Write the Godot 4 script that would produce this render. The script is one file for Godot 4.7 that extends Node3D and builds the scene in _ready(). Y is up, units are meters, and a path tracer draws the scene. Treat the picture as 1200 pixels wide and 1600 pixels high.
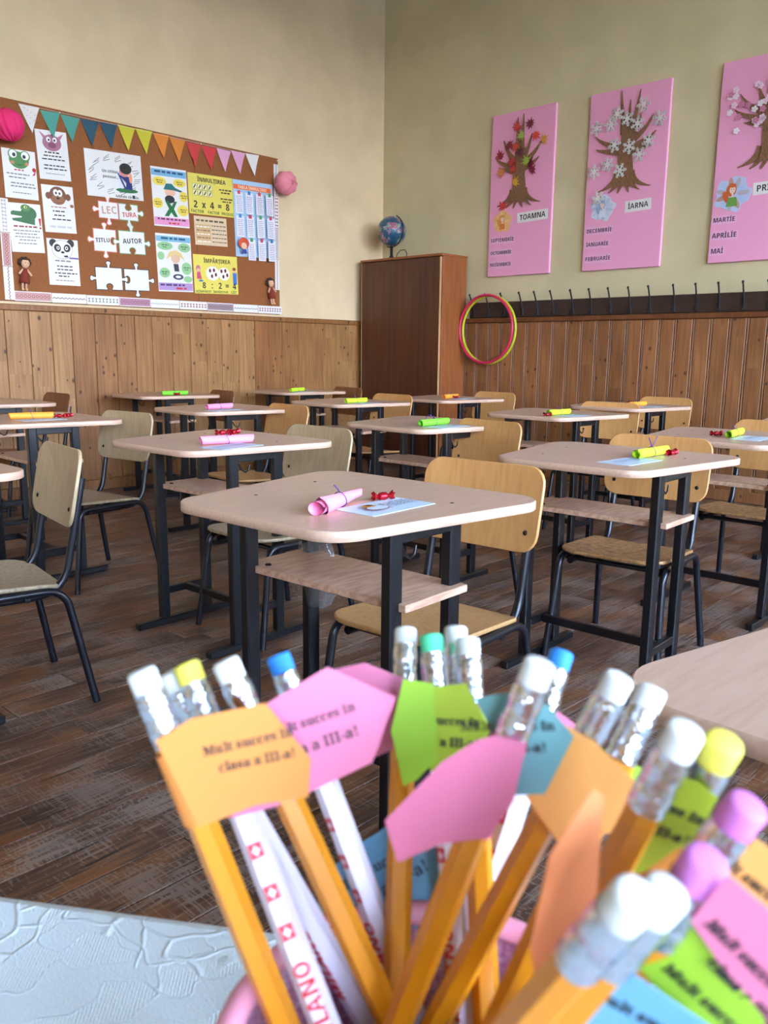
extends Node3D

# room: x runs along the back wall, z towards the viewer, y = 0 a little above the floor at FY
const XL := -6.12
const XR := 4.6
const ZB := -6.385
const ZF := 4.6
const HT := 4.6
const DESK_H := 0.6868
const FY := -0.077

var M := {}
var meshes := {}
var noises := {}

# ------------------------------------------------------------------ helpers
func add(o: Node3D, called: String, parent: Node = self) -> Node3D:
	o.name = called
	if parent.has_node(NodePath(called)):
		var k := 1
		while parent.has_node(NodePath("%s_%03d" % [called, k])):
			k += 1
		o.name = "%s_%03d" % [called, k]
	parent.add_child(o, true)
	return o

func tag(o: Node, label: String, category: String, group := "") -> Node:
	o.set_meta("label", label)
	o.set_meta("category", category)
	if group != "":
		o.set_meta("group", group)
	return o

func thing(called: String, label: String, category: String, at := Vector3.ZERO, turn := 0.0, group := "") -> Node3D:
	var o := Node3D.new()
	add(o, called)
	o.position = at
	o.rotation.y = deg_to_rad(turn)
	tag(o, label, category, group)
	return o

func obj(called: String, mesh: Mesh, m: Material, parent: Node = self, xf := Transform3D()) -> MeshInstance3D:
	var o := MeshInstance3D.new()
	o.mesh = mesh
	o.material_override = m
	o.transform = xf
	add(o, called, parent)
	return o

func struct(called: String, mesh: Mesh, m: Material, parent: Node = self, xf := Transform3D()) -> MeshInstance3D:
	var o := obj(called, mesh, m, parent, xf)
	if parent == self:
		o.set_meta("kind", "structure")
	return o

func at(x: float, y: float, z: float) -> Transform3D:
	return Transform3D(Basis(), Vector3(x, y, z))

func new_st() -> SurfaceTool:
	var st := SurfaceTool.new()
	st.begin(Mesh.PRIMITIVE_TRIANGLES)
	return st

# one triangle wound so that it faces along n
func tri(st: SurfaceTool, a: Vector3, b: Vector3, c: Vector3, n: Vector3) -> void:
	var g := (b - a).cross(c - a)
	if g.length_squared() < 1e-18:
		return
	if g.dot(n) > 0.0:
		var t := b
		b = c
		c = t
	for v in [a, b, c]:
		st.add_vertex(v)

func quad(st: SurfaceTool, a: Vector3, b: Vector3, c: Vector3, d: Vector3, n: Vector3) -> void:
	tri(st, a, b, c, n)
	tri(st, a, c, d, n)

func done(st: SurfaceTool) -> ArrayMesh:
	st.generate_normals()
	return st.commit()

# chamfered box into st
func bx(st: SurfaceTool, size: Vector3, xf := Transform3D(), bev := 0.003) -> void:
	st.set_smooth_group(-1)
	var h := size * 0.5
	var b := minf(bev, minf(h.x, minf(h.y, h.z)) * 0.8)
	var ax := [Vector3.RIGHT, Vector3.UP, Vector3.BACK]
	for i in 3:
		for s in [-1.0, 1.0]:
			var n: Vector3 = ax[i] * s
			var u: Vector3 = ax[(i + 1) % 3]
			var v: Vector3 = ax[(i + 2) % 3]
			var hu: float = h[(i + 1) % 3] - b
			var hv: float = h[(i + 2) % 3] - b
			var c: Vector3 = n * h[i]
			quad(st, xf * (c - u * hu - v * hv), xf * (c + u * hu - v * hv), xf * (c + u * hu + v * hv), xf * (c - u * hu + v * hv), xf.basis * n)
	if b <= 0.0:
		return
	for i in 3:
		var j := (i + 1) % 3
		var k := (i + 2) % 3
		for s in [-1.0, 1.0]:
			for t in [-1.0, 1.0]:
				var p: Vector3 = ax[i] * s * h[i] + ax[j] * t * (h[j] - b)
				var q: Vector3 = ax[i] * s * (h[i] - b) + ax[j] * t * h[j]
				var w: Vector3 = ax[k] * (h[k] - b)
				quad(st, xf * (p - w), xf * (p + w), xf * (q + w), xf * (q - w), xf.basis * (ax[i] * s + ax[j] * t))
	for sx in [-1.0, 1.0]:
		for sy in [-1.0, 1.0]:
			for sz in [-1.0, 1.0]:
				tri(st, xf * Vector3(sx * h.x, sy * (h.y - b), sz * (h.z - b)), xf * Vector3(sx * (h.x - b), sy * h.y, sz * (h.z - b)), xf * Vector3(sx * (h.x - b), sy * (h.y - b), sz * h.z), xf.basis * Vector3(sx, sy, sz))

func box_mesh(size: Vector3, bev := 0.003) -> ArrayMesh:
	var key := "b%s%s" % [size, bev]
	if not meshes.has(key):
		var st := new_st()
		bx(st, size, Transform3D(), bev)
		meshes[key] = done(st)
	return meshes[key]

# rings of equal length; smooth along the sides, capped at both ends
func loft(st: SurfaceTool, rings: Array, cap0 := true, cap1 := true, closed := true, smooth := true) -> void:
	var n: int = rings[0].size()
	st.set_smooth_group(1 if smooth else -1)
	var mids := []
	for r in rings:
		var c := Vector3.ZERO
		for v in r:
			c += v
		mids.append(c / n)
	var flip := 0.0
	for i in rings.size() - 1:
		for k in (n if closed else n - 1):
			var k2 := (k + 1) % n
			var a: Vector3 = rings[i][k]
			var b: Vector3 = rings[i][k2]
			var c: Vector3 = rings[i + 1][k2]
			var d: Vector3 = rings[i + 1][k]
			var g := (c - a).cross(d - b)
			if flip == 0.0 and k == 0:
				var s := 0.0
				for q in n:
					var q2 := (q + 1) % n
					var e: Vector3 = (rings[i + 1][q2] - rings[i][q]).cross(rings[i + 1][q] - rings[i][q2])
					s += e.dot((rings[i][q] + rings[i + 1][q2]) * 0.5 - (mids[i] + mids[i + 1]) * 0.5)
				flip = 1.0 if s > 0.0 else -1.0
			g *= flip
			quad(st, a, b, c, d, g)
			if i + 2 < rings.size() and k == n - 1:
				flip = 0.0 if (mids[i + 1] - mids[i]).length() < 1e-7 else flip
	st.set_smooth_group(2 if smooth else -1)
	if cap0:
		var nn: Vector3 = mids[0] - mids[1]
		for k in n:
			tri(st, mids[0], rings[0][k], rings[0][(k + 1) % n], nn)
	st.set_smooth_group(3 if smooth else -1)
	if cap1:
		var e := rings.size() - 1
		var nn2: Vector3 = mids[e] - mids[e - 1]
		for k in n:
			tri(st, mids[e], rings[e][k], rings[e][(k + 1) % n], nn2)

func circle(r: float, n: int, c: Vector3, u: Vector3, v: Vector3) -> Array:
	var a := []
	for k in n:
		var t := TAU * k / n
		a.append(c + u * cos(t) * r + v * sin(t) * r)
	return a

func tube(st: SurfaceTool, pts: Array, r: float, n := 8, caps := true) -> void:
	var rings := []
	var up := Vector3.UP
	var t0: Vector3 = (pts[1] - pts[0]).normalized()
	if absf(t0.dot(up)) > 0.95:
		up = Vector3.RIGHT
	var u := up.cross(t0).normalized()
	for i in pts.size():
		var t: Vector3
		if i == 0:
			t = t0
		elif i == pts.size() - 1:
			t = (pts[i] - pts[i - 1]).normalized()
		else:
			t = ((pts[i + 1] - pts[i]).normalized() + (pts[i] - pts[i - 1]).normalized()).normalized()
		u = (u - t * u.dot(t)).normalized()
		rings.append(circle(r, n, pts[i], u, t.cross(u)))
	loft_tube(st, rings, caps)

# like loft, but each quad is turned away from its own ring's middle
func loft_tube(st: SurfaceTool, rings: Array, caps := true, smooth := true) -> void:
	var n: int = rings[0].size()
	var mids := []
	for r in rings:
		var c := Vector3.ZERO
		for v in r:
			c += v
		mids.append(c / n)
	for i in rings.size() - 1:
		st.set_smooth_group(1 if smooth else -1)
		for k in n:
			var k2 := (k + 1) % n
			var m: Vector3 = (mids[i] + mids[i + 1]) * 0.5
			var o: Vector3 = (rings[i][k] + rings[i][k2] + rings[i + 1][k] + rings[i + 1][k2]) * 0.25 - m
			quad(st, rings[i][k], rings[i][k2], rings[i + 1][k2], rings[i + 1][k], o)
	if caps:
		var e := rings.size() - 1
		st.set_smooth_group(2 if smooth else -1)
		for k in n:
			tri(st, mids[0], rings[0][k], rings[0][(k + 1) % n], mids[0] - mids[1])
			tri(st, mids[e], rings[e][k], rings[e][(k + 1) % n], mids[e] - mids[e - 1])

# profile of Vector2(radius, height), turned about y
func lathe(st: SurfaceTool, prof: Array, n := 24, xf := Transform3D(), sharp := false) -> void:
	for i in prof.size() - 1:
		st.set_smooth_group(-1 if sharp else 1)
		var p: Vector2 = prof[i]
		var q: Vector2 = prof[i + 1]
		var nr := Vector2(q.y - p.y, p.x - q.x)
		for k in n:
			var a := TAU * k / n
			var b := TAU * (k + 1) / n
			var da := Vector3(cos(a), 0, sin(a))
			var db := Vector3(cos(b), 0, sin(b))
			var mid := (da + db).normalized()
			var nn := mid * nr.x + Vector3.UP * nr.y
			quad(st, xf * (da * p.x + Vector3.UP * p.y), xf * (db * p.x + Vector3.UP * p.y), xf * (db * q.x + Vector3.UP * q.y), xf * (da * q.x + Vector3.UP * q.y), xf.basis * nn)

# flat polygon (x, y) with thickness from z0 to z1
func slab(st: SurfaceTool, poly: PackedVector2Array, z0: float, z1: float, xf := Transform3D()) -> void:
	st.set_smooth_group(-1)
	var idx := Geometry2D.triangulate_polygon(poly)
	for i in range(0, idx.size(), 3):
		var a := poly[idx[i]]
		var b := poly[idx[i + 1]]
		var c := poly[idx[i + 2]]
		tri(st, xf * Vector3(a.x, a.y, z1), xf * Vector3(b.x, b.y, z1), xf * Vector3(c.x, c.y, z1), xf.basis.z)
		tri(st, xf * Vector3(a.x, a.y, z0), xf * Vector3(b.x, b.y, z0), xf * Vector3(c.x, c.y, z0), -xf.basis.z)
	var s := -1.0 if Geometry2D.is_polygon_clockwise(poly) else 1.0
	for i in poly.size():
		var a := poly[i]
		var b := poly[(i + 1) % poly.size()]
		var e := b - a
		var nn := xf.basis * Vector3(e.y * s, -e.x * s, 0)
		quad(st, xf * Vector3(a.x, a.y, z0), xf * Vector3(b.x, b.y, z0), xf * Vector3(b.x, b.y, z1), xf * Vector3(a.x, a.y, z1), nn)

func slab_mesh(poly: PackedVector2Array, z0: float, z1: float) -> ArrayMesh:
	var st := new_st()
	slab(st, poly, z0, z1)
	return done(st)

func rrect(w: float, h: float, r: float, n := 5) -> PackedVector2Array:
	var p := PackedVector2Array()
	for q in 4:
		var cx := (w * 0.5 - r) * (1 if q == 0 or q == 3 else -1)
		var cy := (h * 0.5 - r) * (1 if q < 2 else -1)
		for k in n + 1:
			var t := PI * 0.5 * (q + float(k) / n)
			p.append(Vector2(cx + r * cos(t), cy + r * sin(t)))
	return p

func ellipse(cx: float, cy: float, rx: float, ry: float, n := 18, rot := 0.0) -> PackedVector2Array:
	var p := PackedVector2Array()
	for k in n:
		var t := TAU * k / n
		p.append(Vector2(cx, cy) + Vector2(rx * cos(t), ry * sin(t)).rotated(rot))
	return p

func poly(a: Array) -> PackedVector2Array:
	var p := PackedVector2Array()
	for i in range(0, a.size(), 2):
		p.append(Vector2(a[i], a[i + 1]))
	return p

# flat print: layers of coloured shapes, each a hair above the one before
# ["e", colour, cx, cy, rx, ry, rot] ["r", colour, cx, cy, w, h, rot] ["p", colour, [x, y, ...]]
func ink(parent: Node, shapes: Array, scale: float, z: float, called := "printed_picture") -> MeshInstance3D:
	var st := new_st()
	st.set_smooth_group(-1)
	var dz := z
	for s in shapes:
		var p: PackedVector2Array
		if s[0] == "e":
			p = ellipse(s[2], s[3], s[4], s[5], 20, deg_to_rad(s[6]) if s.size() > 6 else 0.0)
		elif s[0] == "r":
			var a := deg_to_rad(s[6]) if s.size() > 6 else 0.0
			for c in [Vector2(-1, -1), Vector2(1, -1), Vector2(1, 1), Vector2(-1, 1)]:
				p.append(Vector2(s[2], s[3]) + (c * Vector2(s[4], s[5]) * 0.5).rotated(a))
		else:
			p = poly(s[2])
		dz += 0.00012
		st.set_color((s[1] as Color).srgb_to_linear())
		var idx := Geometry2D.triangulate_polygon(p)
		for i in range(0, idx.size(), 3):
			var v := []
			for k in 3:
				v.append(Vector3(p[idx[i + k]].x * scale, p[idx[i + k]].y * scale, dz))
			tri(st, v[0], v[1], v[2], Vector3.BACK)
	return obj(called, done(st), M.print, parent)

# word-like bars for print too small to read
func bars(x: float, y: float, w: float, h: float, c: Color, seed_ := 1) -> Array:
	var r := RandomNumberGenerator.new()
	r.seed = seed_ * 77 + 5
	var a := []
	var p := x - w * 0.5
	while p < x + w * 0.5 - h:
		var l := minf(r.randf_range(1.5, 4.5) * h, x + w * 0.5 - p)
		a.append(["r", c, p + l * 0.5, y, l, h])
		p += l + h * 0.8
	return a

func txt(parent: Node, s: String, width: float, col: Color, pos: Vector3, rot := 0.0, font := "Droid Sans", weight := 700, called := "lettering", basis := Basis()) -> MeshInstance3D:
	var t := TextMesh.new()
	var f := SystemFont.new()
	f.font_names = PackedStringArray([font])
	f.font_weight = weight
	t.font = f
	t.text = s
	t.font_size = 32
	t.depth = 0.0
	t.curve_step = 2.0
	t.pixel_size = 0.01
	var wd := t.get_aabb().size.x
	t.pixel_size = 0.01 * width / maxf(wd, 0.001)
	t.depth = 0.0003
	var key := "ink%s" % col
	if not M.has(key):
		M[key] = mat(col, 0.6)
	var o := obj(called, t, M[key], parent)
	o.transform = Transform3D(basis * Basis(Vector3.BACK, deg_to_rad(rot)), pos)
	return o

# ------------------------------------------------------------------ materials
func mat(c: Color, rough := 0.6, metal := 0.0, spec := 0.5) -> StandardMaterial3D:
	var m := StandardMaterial3D.new()
	m.albedo_color = c
	m.roughness = rough
	m.metallic = metal
	m.metallic_specular = spec
	return m

func rgb(r: int, g: int, b: int) -> Color:
	return Color8(r, g, b)

func noise_tex(seed_: int, freq: float, ramp: Array, size := 256, octaves := 4) -> NoiseTexture2D:
	var n := FastNoiseLite.new()
	n.seed = seed_
	n.frequency = freq
	n.fractal_octaves = octaves
	var t := NoiseTexture2D.new()
	t.width = size
	t.height = size
	t.seamless = true
	t.noise = n
	if ramp.size() > 0:
		var g := Gradient.new()
		var off := PackedFloat32Array()
		var cols := PackedColorArray()
		for i in ramp.size():
			off.append(float(i) / (ramp.size() - 1))
			cols.append(ramp[i])
		g.offsets = off
		g.colors = cols
		t.color_ramp = g
	return t

func wood(seed_: int, ramp: Array, scale: Vector3, rough := 0.45, freq := 0.03) -> StandardMaterial3D:
	var m := mat(Color.WHITE, rough)
	m.albedo_texture = noise_tex(seed_, freq, ramp)
	m.uv1_triplanar = true
	m.uv1_scale = scale
	m.uv1_triplanar_sharpness = 6.0
	return m

func image_tex(w: int, h: int, data: PackedByteArray) -> ImageTexture:
	return ImageTexture.create_from_image(Image.create_from_data(w, h, false, Image.FORMAT_RGB8, data))

func fnl(seed_: int, freq: float, oct := 3) -> FastNoiseLite:
	var n := FastNoiseLite.new()
	n.seed = seed_
	n.noise_type = FastNoiseLite.TYPE_SIMPLEX
	n.frequency = freq
	n.fractal_octaves = oct
	return n

# knotty pine boards, grain upwards
func pine_texture() -> ImageTexture:
	var w := 512
	var h := 768
	var d := PackedByteArray()
	d.resize(w * h * 3)
	var n1 := fnl(3, 0.03)
	var n2 := fnl(9, 0.006, 2)
	var r := RandomNumberGenerator.new()
	r.seed = 41
	var knots := []
	for i in 26:
		knots.append([r.randf() * w, r.randf() * h, r.randf_range(3.0, 7.5)])
	for y in h:
		for x in w:
			var bend := 0.0
			var dark := 0.0
			for k in knots:
				var dy: float = y - k[1]
				if absf(dy) > 60.0:
					continue
				var dx: float = x - k[0]
				if absf(dx) > 40.0:
					continue
				var q := sqrt(dx * dx + dy * dy * 0.55) / float(k[2])
				dark = maxf(dark, clampf(1.35 - q, 0.0, 1.0))
				bend += exp(-q * 0.35) * dx * 0.5
			var g := n1.get_noise_2d((x - bend) * 2.2, y * 0.09)
			var l := n2.get_noise_2d(x, y * 0.4)
			var v := 0.5 + 0.38 * g + 0.28 * l
			var c := Color(0.53, 0.365, 0.20).lerp(Color(0.72, 0.54, 0.335), clampf(v, 0.0, 1.0))
			c = c.lerp(Color(0.20, 0.10, 0.055), dark * 0.85)
			var o := (y * w + x) * 3
			d[o] = int(c.r * 255)
			d[o + 1] = int(c.g * 255)
			d[o + 2] = int(c.b * 255)
	return image_tex(w, h, d)

# old varnished floorboards with scraped pale patches, boards along v
func floor_texture() -> ImageTexture:
	var w := 1280
	var h := 1280
	var d := PackedByteArray()
	d.resize(w * h * 3)
	var grain := fnl(21, 0.02, 4)
	var tone := fnl(22, 0.004, 2)
	var wear := fnl(23, 0.005, 3)
	var streak := fnl(24, 0.05, 3)
	var cross := fnl(25, 0.06, 3)
	for y in h:
		for x in w:
			var g := grain.get_noise_2d(x * 4.0, y * 0.35)
			var t := tone.get_noise_2d(x * 2.0, y * 0.8)
			var c := Color(0.29, 0.20, 0.155).lerp(Color(0.52, 0.36, 0.255), clampf(0.5 + g * 0.7 + t * 0.5, 0.0, 1.0))
			c = c.lerp(Color(0.52, 0.31, 0.15), clampf(t * 1.4 - 0.3, 0.0, 0.55))
			# varnish scraped off in short strokes along and across the boards
			var ws := wear.get_noise_2d(x, y * 0.8)
			var s := streak.get_noise_2d(x * 3.0, y * 0.14)
			var k := cross.get_noise_2d(x * 0.25 + 40.0 * ws, y * 3.0)
			var pale := clampf((ws * 0.75 + maxf(s, k * 1.05) - 0.24) * 3.6, 0.0, 1.0)
			c = c.lerp(Color(0.60, 0.56, 0.53), pale * 0.7)
			var crack := clampf((streak.get_noise_2d(x * 1.3 + 700.0, y * 0.05) - 0.6) * 6.0, 0.0, 1.0)
			c = c.lerp(Color(0.08, 0.055, 0.045), crack * 0.7)
			var o := (y * w + x) * 3
			d[o] = int(c.r * 255)
			d[o + 1] = int(c.g * 255)
			d[o + 2] = int(c.b * 255)
	return image_tex(w, h, d)

# damask: raised scrolls and leaves on a ribbed ground; red = height
func damask_texture() -> ImageTexture:
	var w := 1024
	var d := PackedByteArray()
	d.resize(w * w * 3)
	var n := fnl(31, 0.006, 2)
	var bend := fnl(34, 0.004, 2)
	var f := fnl(33, 0.12, 2)
	var cs := [Vector3(220, 260, 210), Vector3(700, 210, 180), Vector3(520, 640, 230), Vector3(110, 800, 170), Vector3(880, 760, 190)]
	for y in w:
		for x in w:
			var q := n.get_noise_2d(x, y)
			var b := bend.get_noise_2d(x, y) * 60.0
			# two weaves, one in the leaves and one in the ground, and a corded line between them
			var h := 0.30 + 0.15 * sin((x * 0.35 + y) * 1.15) if q > 0.0 else 0.22 + 0.11 * sin((x - y * 0.25) * 1.15)
			h = maxf(h, 0.75 - absf(q) * 22.0)
			for c in cs:
				var px: float = x + b - c.x
				var py: float = y - b - c.y
				var r := sqrt(px * px + py * py)
				if r < c.z:
					var a := atan2(py, px)
					var s := cos(r * 0.115 - a * 2.0)
					h = maxf(h, 0.25 + 0.55 * pow(maxf(0.0, s), 14.0))
					if r > c.z * 0.62:
						h = maxf(h, 0.2 + 0.5 * pow(maxf(0.0, cos(a * 14.0 + r * 0.05)), 10.0))
			h = clampf(h + f.get_noise_2d(x * 1.5, y * 1.5) * 0.10, 0.0, 1.0)
			var o := (y * w + x) * 3
			d[o] = int(h * 255)
			d[o + 1] = d[o]
			d[o + 2] = d[o]
	return image_tex(w, w, d)

func globe_texture() -> ImageTexture:
	var w := 256
	var h := 128
	var d := PackedByteArray()
	d.resize(w * h * 3)
	var n := fnl(58, 1.1, 4)
	var q := fnl(12, 2.4, 2)
	for y in h:
		var lat := PI * (y + 0.5) / h
		for x in w:
			var lon := TAU * x / w
			var p := Vector3(sin(lat) * cos(lon), cos(lat), sin(lat) * sin(lon))
			var v := n.get_noise_3dv(p) + p.y * 0.10
			var c := Color(0.16, 0.32, 0.42)
			if v > 0.10:
				var k := q.get_noise_3dv(p)
				c = Color(0.62, 0.36, 0.44) if k > 0.05 else Color(0.62, 0.63, 0.60) if k > -0.25 else Color(0.45, 0.55, 0.42)
			elif v > 0.06:
				c = Color(0.45, 0.60, 0.68)
			if x % 21 == 0 or y % 21 == 10:
				c = c.darkened(0.15)
			var o := (y * w + x) * 3
			d[o] = int(c.r * 255)
			d[o + 1] = int(c.g * 255)
			d[o + 2] = int(c.b * 255)
	return image_tex(w, h, d)

func glitter_texture() -> ImageTexture:
	var w := 256
	var d := PackedByteArray()
	d.resize(w * w * 3)
	var r := RandomNumberGenerator.new()
	r.seed = 5
	for i in w * w:
		var v := r.randf()
		var c := Color(0.62, 0.38, 0.50) if v < 0.55 else Color(0.75, 0.52, 0.62) if v < 0.85 else Color(0.93, 0.86, 0.92)
		d[i * 3] = int(c.r * 255)
		d[i * 3 + 1] = int(c.g * 255)
		d[i * 3 + 2] = int(c.b * 255)
	return image_tex(w, w, d)

func make_materials() -> void:
	M.wall_a = mat(rgb(228, 202, 162), 0.85)
	M.wall_b = mat(rgb(212, 198, 158), 0.85)
	for k in ["wall_a", "wall_b"]:
		M[k].albedo_texture = noise_tex(71, 0.008, [Color(0.93, 0.93, 0.92), Color(1, 1, 1)], 512)
		M[k].uv1_triplanar = true
		M[k].uv1_world_triplanar = true
		M[k].uv1_scale = Vector3(0.4, 0.4, 0.4)
		M[k].heightmap_enabled = true
		M[k].heightmap_texture = noise_tex(72, 0.05, [], 512)
		M[k].heightmap_scale = 0.05
	M.ceiling = mat(rgb(225, 220, 205), 0.9)
	var pine := pine_texture()
	M.pine = []
	for i in 10:
		var m := mat(Color.WHITE.lerp(rgb(214, 190, 165), (i * 7 % 10) / 10.0), 0.5)
		m.albedo_texture = pine
		m.uv1_triplanar = true
		m.uv1_scale = Vector3(1.15, 0.75, 1.15)
		m.uv1_offset = Vector3(0.173 * i, 0.31 * i, 0.217 * i)
		m.uv1_triplanar_sharpness = 8.0
		M.pine.append(m)
	M.pine_back = []
	for i in 10:
		var m: StandardMaterial3D = M.pine[i].duplicate()
		m.albedo_color = rgb(238, 214, 214).lerp(rgb(208, 188, 186), (i * 3 % 10) / 10.0)
		M.pine_back.append(m)
	M.cap_back = M.pine[1].duplicate()
	M.cap_back.albedo_color = rgb(176, 140, 126)
	M.cap_back.uv1_scale = Vector3(0.75, 3.0, 3.0)
	var ft := floor_texture()
	M.board = []
	for i in 5:
		var m := mat(Color.WHITE.lerp(rgb(222, 212, 208), i / 4.0), 0.4)
		m.albedo_texture = ft
		m.uv1_triplanar = true
		m.uv1_world_triplanar = true
		m.uv1_scale = Vector3(0.42, 0.42, 0.42)
		m.uv1_offset = Vector3(0.13 * i, 0, 0.37 * i)
		m.heightmap_enabled = true
		m.heightmap_texture = ft
		m.heightmap_scale = 0.12
		M.board.append(m)
	M.slab = mat(rgb(60, 45, 38), 0.8)
	M.beech = wood(11, [rgb(194, 156, 130), rgb(203, 167, 141), rgb(209, 175, 150)], Vector3(9, 9, 0.8), 0.33)
	M.beech_edge = wood(12, [rgb(176, 132, 104), rgb(204, 164, 134), rgb(216, 182, 152)], Vector3(6, 6, 1.2), 0.42)
	M.honey = wood(13, [rgb(190, 134, 76), rgb(202, 148, 88), rgb(208, 156, 96)], Vector3(7, 0.8, 7), 0.38)
	M.honey_seat = wood(13, [rgb(176, 128, 78), rgb(192, 146, 92), rgb(202, 156, 102)], Vector3(7, 7, 0.8), 0.38)
	M.grey_ply = wood(14, [rgb(166, 142, 108), rgb(178, 154, 118), rgb(186, 162, 126)], Vector3(7, 0.8, 7), 0.42)
	M.grey_seat = wood(14, [rgb(140, 122, 96), rgb(172, 152, 120), rgb(188, 168, 136)], Vector3(7, 7, 0.8), 0.42)
	M.brown_ply = wood(15, [rgb(110, 66, 38), rgb(136, 86, 50), rgb(150, 98, 60)], Vector3(7, 0.8, 7), 0.4)
	M.worn_seat = wood(16, [rgb(92, 68, 46), rgb(160, 118, 72), rgb(190, 146, 92)], Vector3(4, 4, 1.6), 0.42)
	M.ply_edge = mat(rgb(214, 182, 130), 0.5)
	M.steel = mat(rgb(15, 15, 19), 0.34)
	M.steel_blue = mat(rgb(16, 18, 26), 0.28)
	M.bolt = mat(rgb(50, 48, 48), 0.4, 0.8)
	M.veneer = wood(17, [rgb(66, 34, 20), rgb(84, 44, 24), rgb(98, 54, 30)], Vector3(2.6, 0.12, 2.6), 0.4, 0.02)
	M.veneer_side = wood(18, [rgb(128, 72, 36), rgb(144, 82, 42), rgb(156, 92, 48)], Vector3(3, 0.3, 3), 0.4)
	M.edge_strip = mat(rgb(196, 150, 100), 0.5)
	M.cork = wood(19, [rgb(128, 74, 34), rgb(142, 84, 40), rgb(152, 92, 46)], Vector3(3, 3, 3), 0.85, 0.08)
	M.rail = wood(20, [rgb(40, 26, 22), rgb(56, 36, 30), rgb(66, 44, 36)], Vector3(0.6, 6, 6), 0.5)
	M.iron = mat(rgb(34, 32, 34), 0.5, 0.3)
	M.print = mat(Color.WHITE, 0.4)
	M.print.vertex_color_use_as_albedo = true
	M.paper = mat(rgb(228, 224, 218), 0.28)
	M.paper_y = mat(rgb(226, 208, 96), 0.28)
	M.paper_b = mat(rgb(168, 198, 220), 0.28)
	M.paper_cream = mat(rgb(222, 196, 160), 0.3)
	M.pinkboard = mat(rgb(234, 160, 192), 0.7)
	M.pinkedge = mat(rgb(240, 180, 205), 0.7)
	M.bark = wood(41, [rgb(92, 62, 42), rgb(128, 90, 60), rgb(150, 110, 76)], Vector3(14, 3, 14), 0.8)
	M.cloth = mat(rgb(206, 214, 212), 0.65)
	M.cloth.heightmap_enabled = true
	M.cloth.heightmap_texture = damask_texture()
	M.cloth.heightmap_scale = 0.16
	M.cloth.uv1_triplanar = true
	M.cloth.uv1_scale = Vector3(3.6, 3.6, 3.6)
	M.cloth.rim_enabled = true
	M.cloth.rim = 0.3
	M.alu = mat(rgb(218, 222, 228), 0.22, 1.0)
	M.alu.normal_enabled = true
	var nt := noise_tex(51, 0.03, [], 256, 2)
	nt.as_normal_map = true
	nt.bump_strength = 5.0
	M.alu.normal_texture = nt
	M.alu.uv1_triplanar = true
	M.alu.uv1_scale = Vector3(60, 60, 60)
	M.pen_yellow = mat(rgb(208, 132, 18), 0.3)
	M.pen_white = mat(rgb(226, 218, 228), 0.3)
	M.pen_wood = mat(rgb(214, 176, 124), 0.7)
	M.graphite = mat(rgb(45, 45, 48), 0.5)
	M.er_white = mat(rgb(214, 216, 208), 0.7)
	M.er_yellow = mat(rgb(226, 216, 84), 0.7)
	M.er_blue = mat(rgb(44, 136, 220), 0.7)
	M.er_green = mat(rgb(84, 206, 150), 0.7)
	M.er_violet = mat(rgb(206, 122, 196), 0.7)
	M.red_ink = mat(rgb(200, 30, 48), 0.5)
	M.ORANGE = mat(rgb(209, 131, 56), 0.7)
	M.TAN = mat(rgb(232, 162, 84), 0.7)
	M.SALMON = mat(rgb(220, 130, 76), 0.7)
	M.PINK = mat(rgb(214, 115, 144), 0.7)
	M.ROSE = mat(rgb(205, 110, 137), 0.7)
	M.LIME = mat(rgb(144, 184, 40), 0.7)
	M.LEMON = mat(rgb(151, 169, 27), 0.7)
	M.AQUA = mat(rgb(101, 151, 149), 0.7)
	M.SKY = mat(rgb(104, 162, 193), 0.7)
	for k in ["ORANGE", "TAN", "SALMON", "PINK", "ROSE", "LIME", "LEMON", "AQUA", "SKY"]:
		M[k].backlight_enabled = true
		M[k].backlight = (M[k].albedo_color as Color) * 0.35
	M.glitter = mat(Color.WHITE, 0.3, 0.3)
	M.glitter.albedo_texture = glitter_texture()
	M.glitter.uv1_triplanar = true
	M.glitter.uv1_scale = Vector3(5, 5, 5)
	M.cup_rim = mat(rgb(240, 160, 180), 0.35)
	M.sc_pink = mat(rgb(250, 150, 190), 0.6)
	M.sc_lime = mat(rgb(204, 240, 50), 0.6)
	M.sc_green = mat(rgb(122, 230, 50), 0.6)
	M.sc_orange = mat(rgb(252, 162, 50), 0.6)
	M.ribbon = mat(rgb(76, 44, 122), 0.35)
	M.foil = mat(rgb(176, 24, 38), 0.22, 0.6)
	M.foil_dark = mat(rgb(140, 26, 24), 0.25, 0.6)
	M.leaflet = mat(rgb(206, 226, 240), 0.4)
	M.hoop_red = mat(rgb(206, 34, 82), 0.35)
	M.hoop_lime = mat(rgb(186, 188, 40), 0.35)
	M.globe = mat(Color.WHITE, 0.35)
	M.globe.albedo_texture = globe_texture()
	M.black = mat(rgb(30, 30, 34), 0.4)
	M.frame_white = mat(rgb(225, 222, 214), 0.5)
	M.pane = mat(Color(1, 1, 1, 0.05), 0.02)
	M.pane.transparency = BaseMaterial3D.TRANSPARENCY_ALPHA
	M.film = mat(Color(0.92, 0.95, 1.0, 0.08), 0.08)
	M.film.transparency = BaseMaterial3D.TRANSPARENCY_ALPHA
	M.skin = mat(rgb(222, 176, 140), 0.8)
	M.hair = mat(rgb(62, 40, 28), 0.9)
	M.ground = mat(rgb(120, 118, 108), 0.9)
	M.pom_pink = mat(rgb(232, 42, 110), 0.8)
	M.pom_rose = mat(rgb(238, 140, 156), 0.8)
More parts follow.
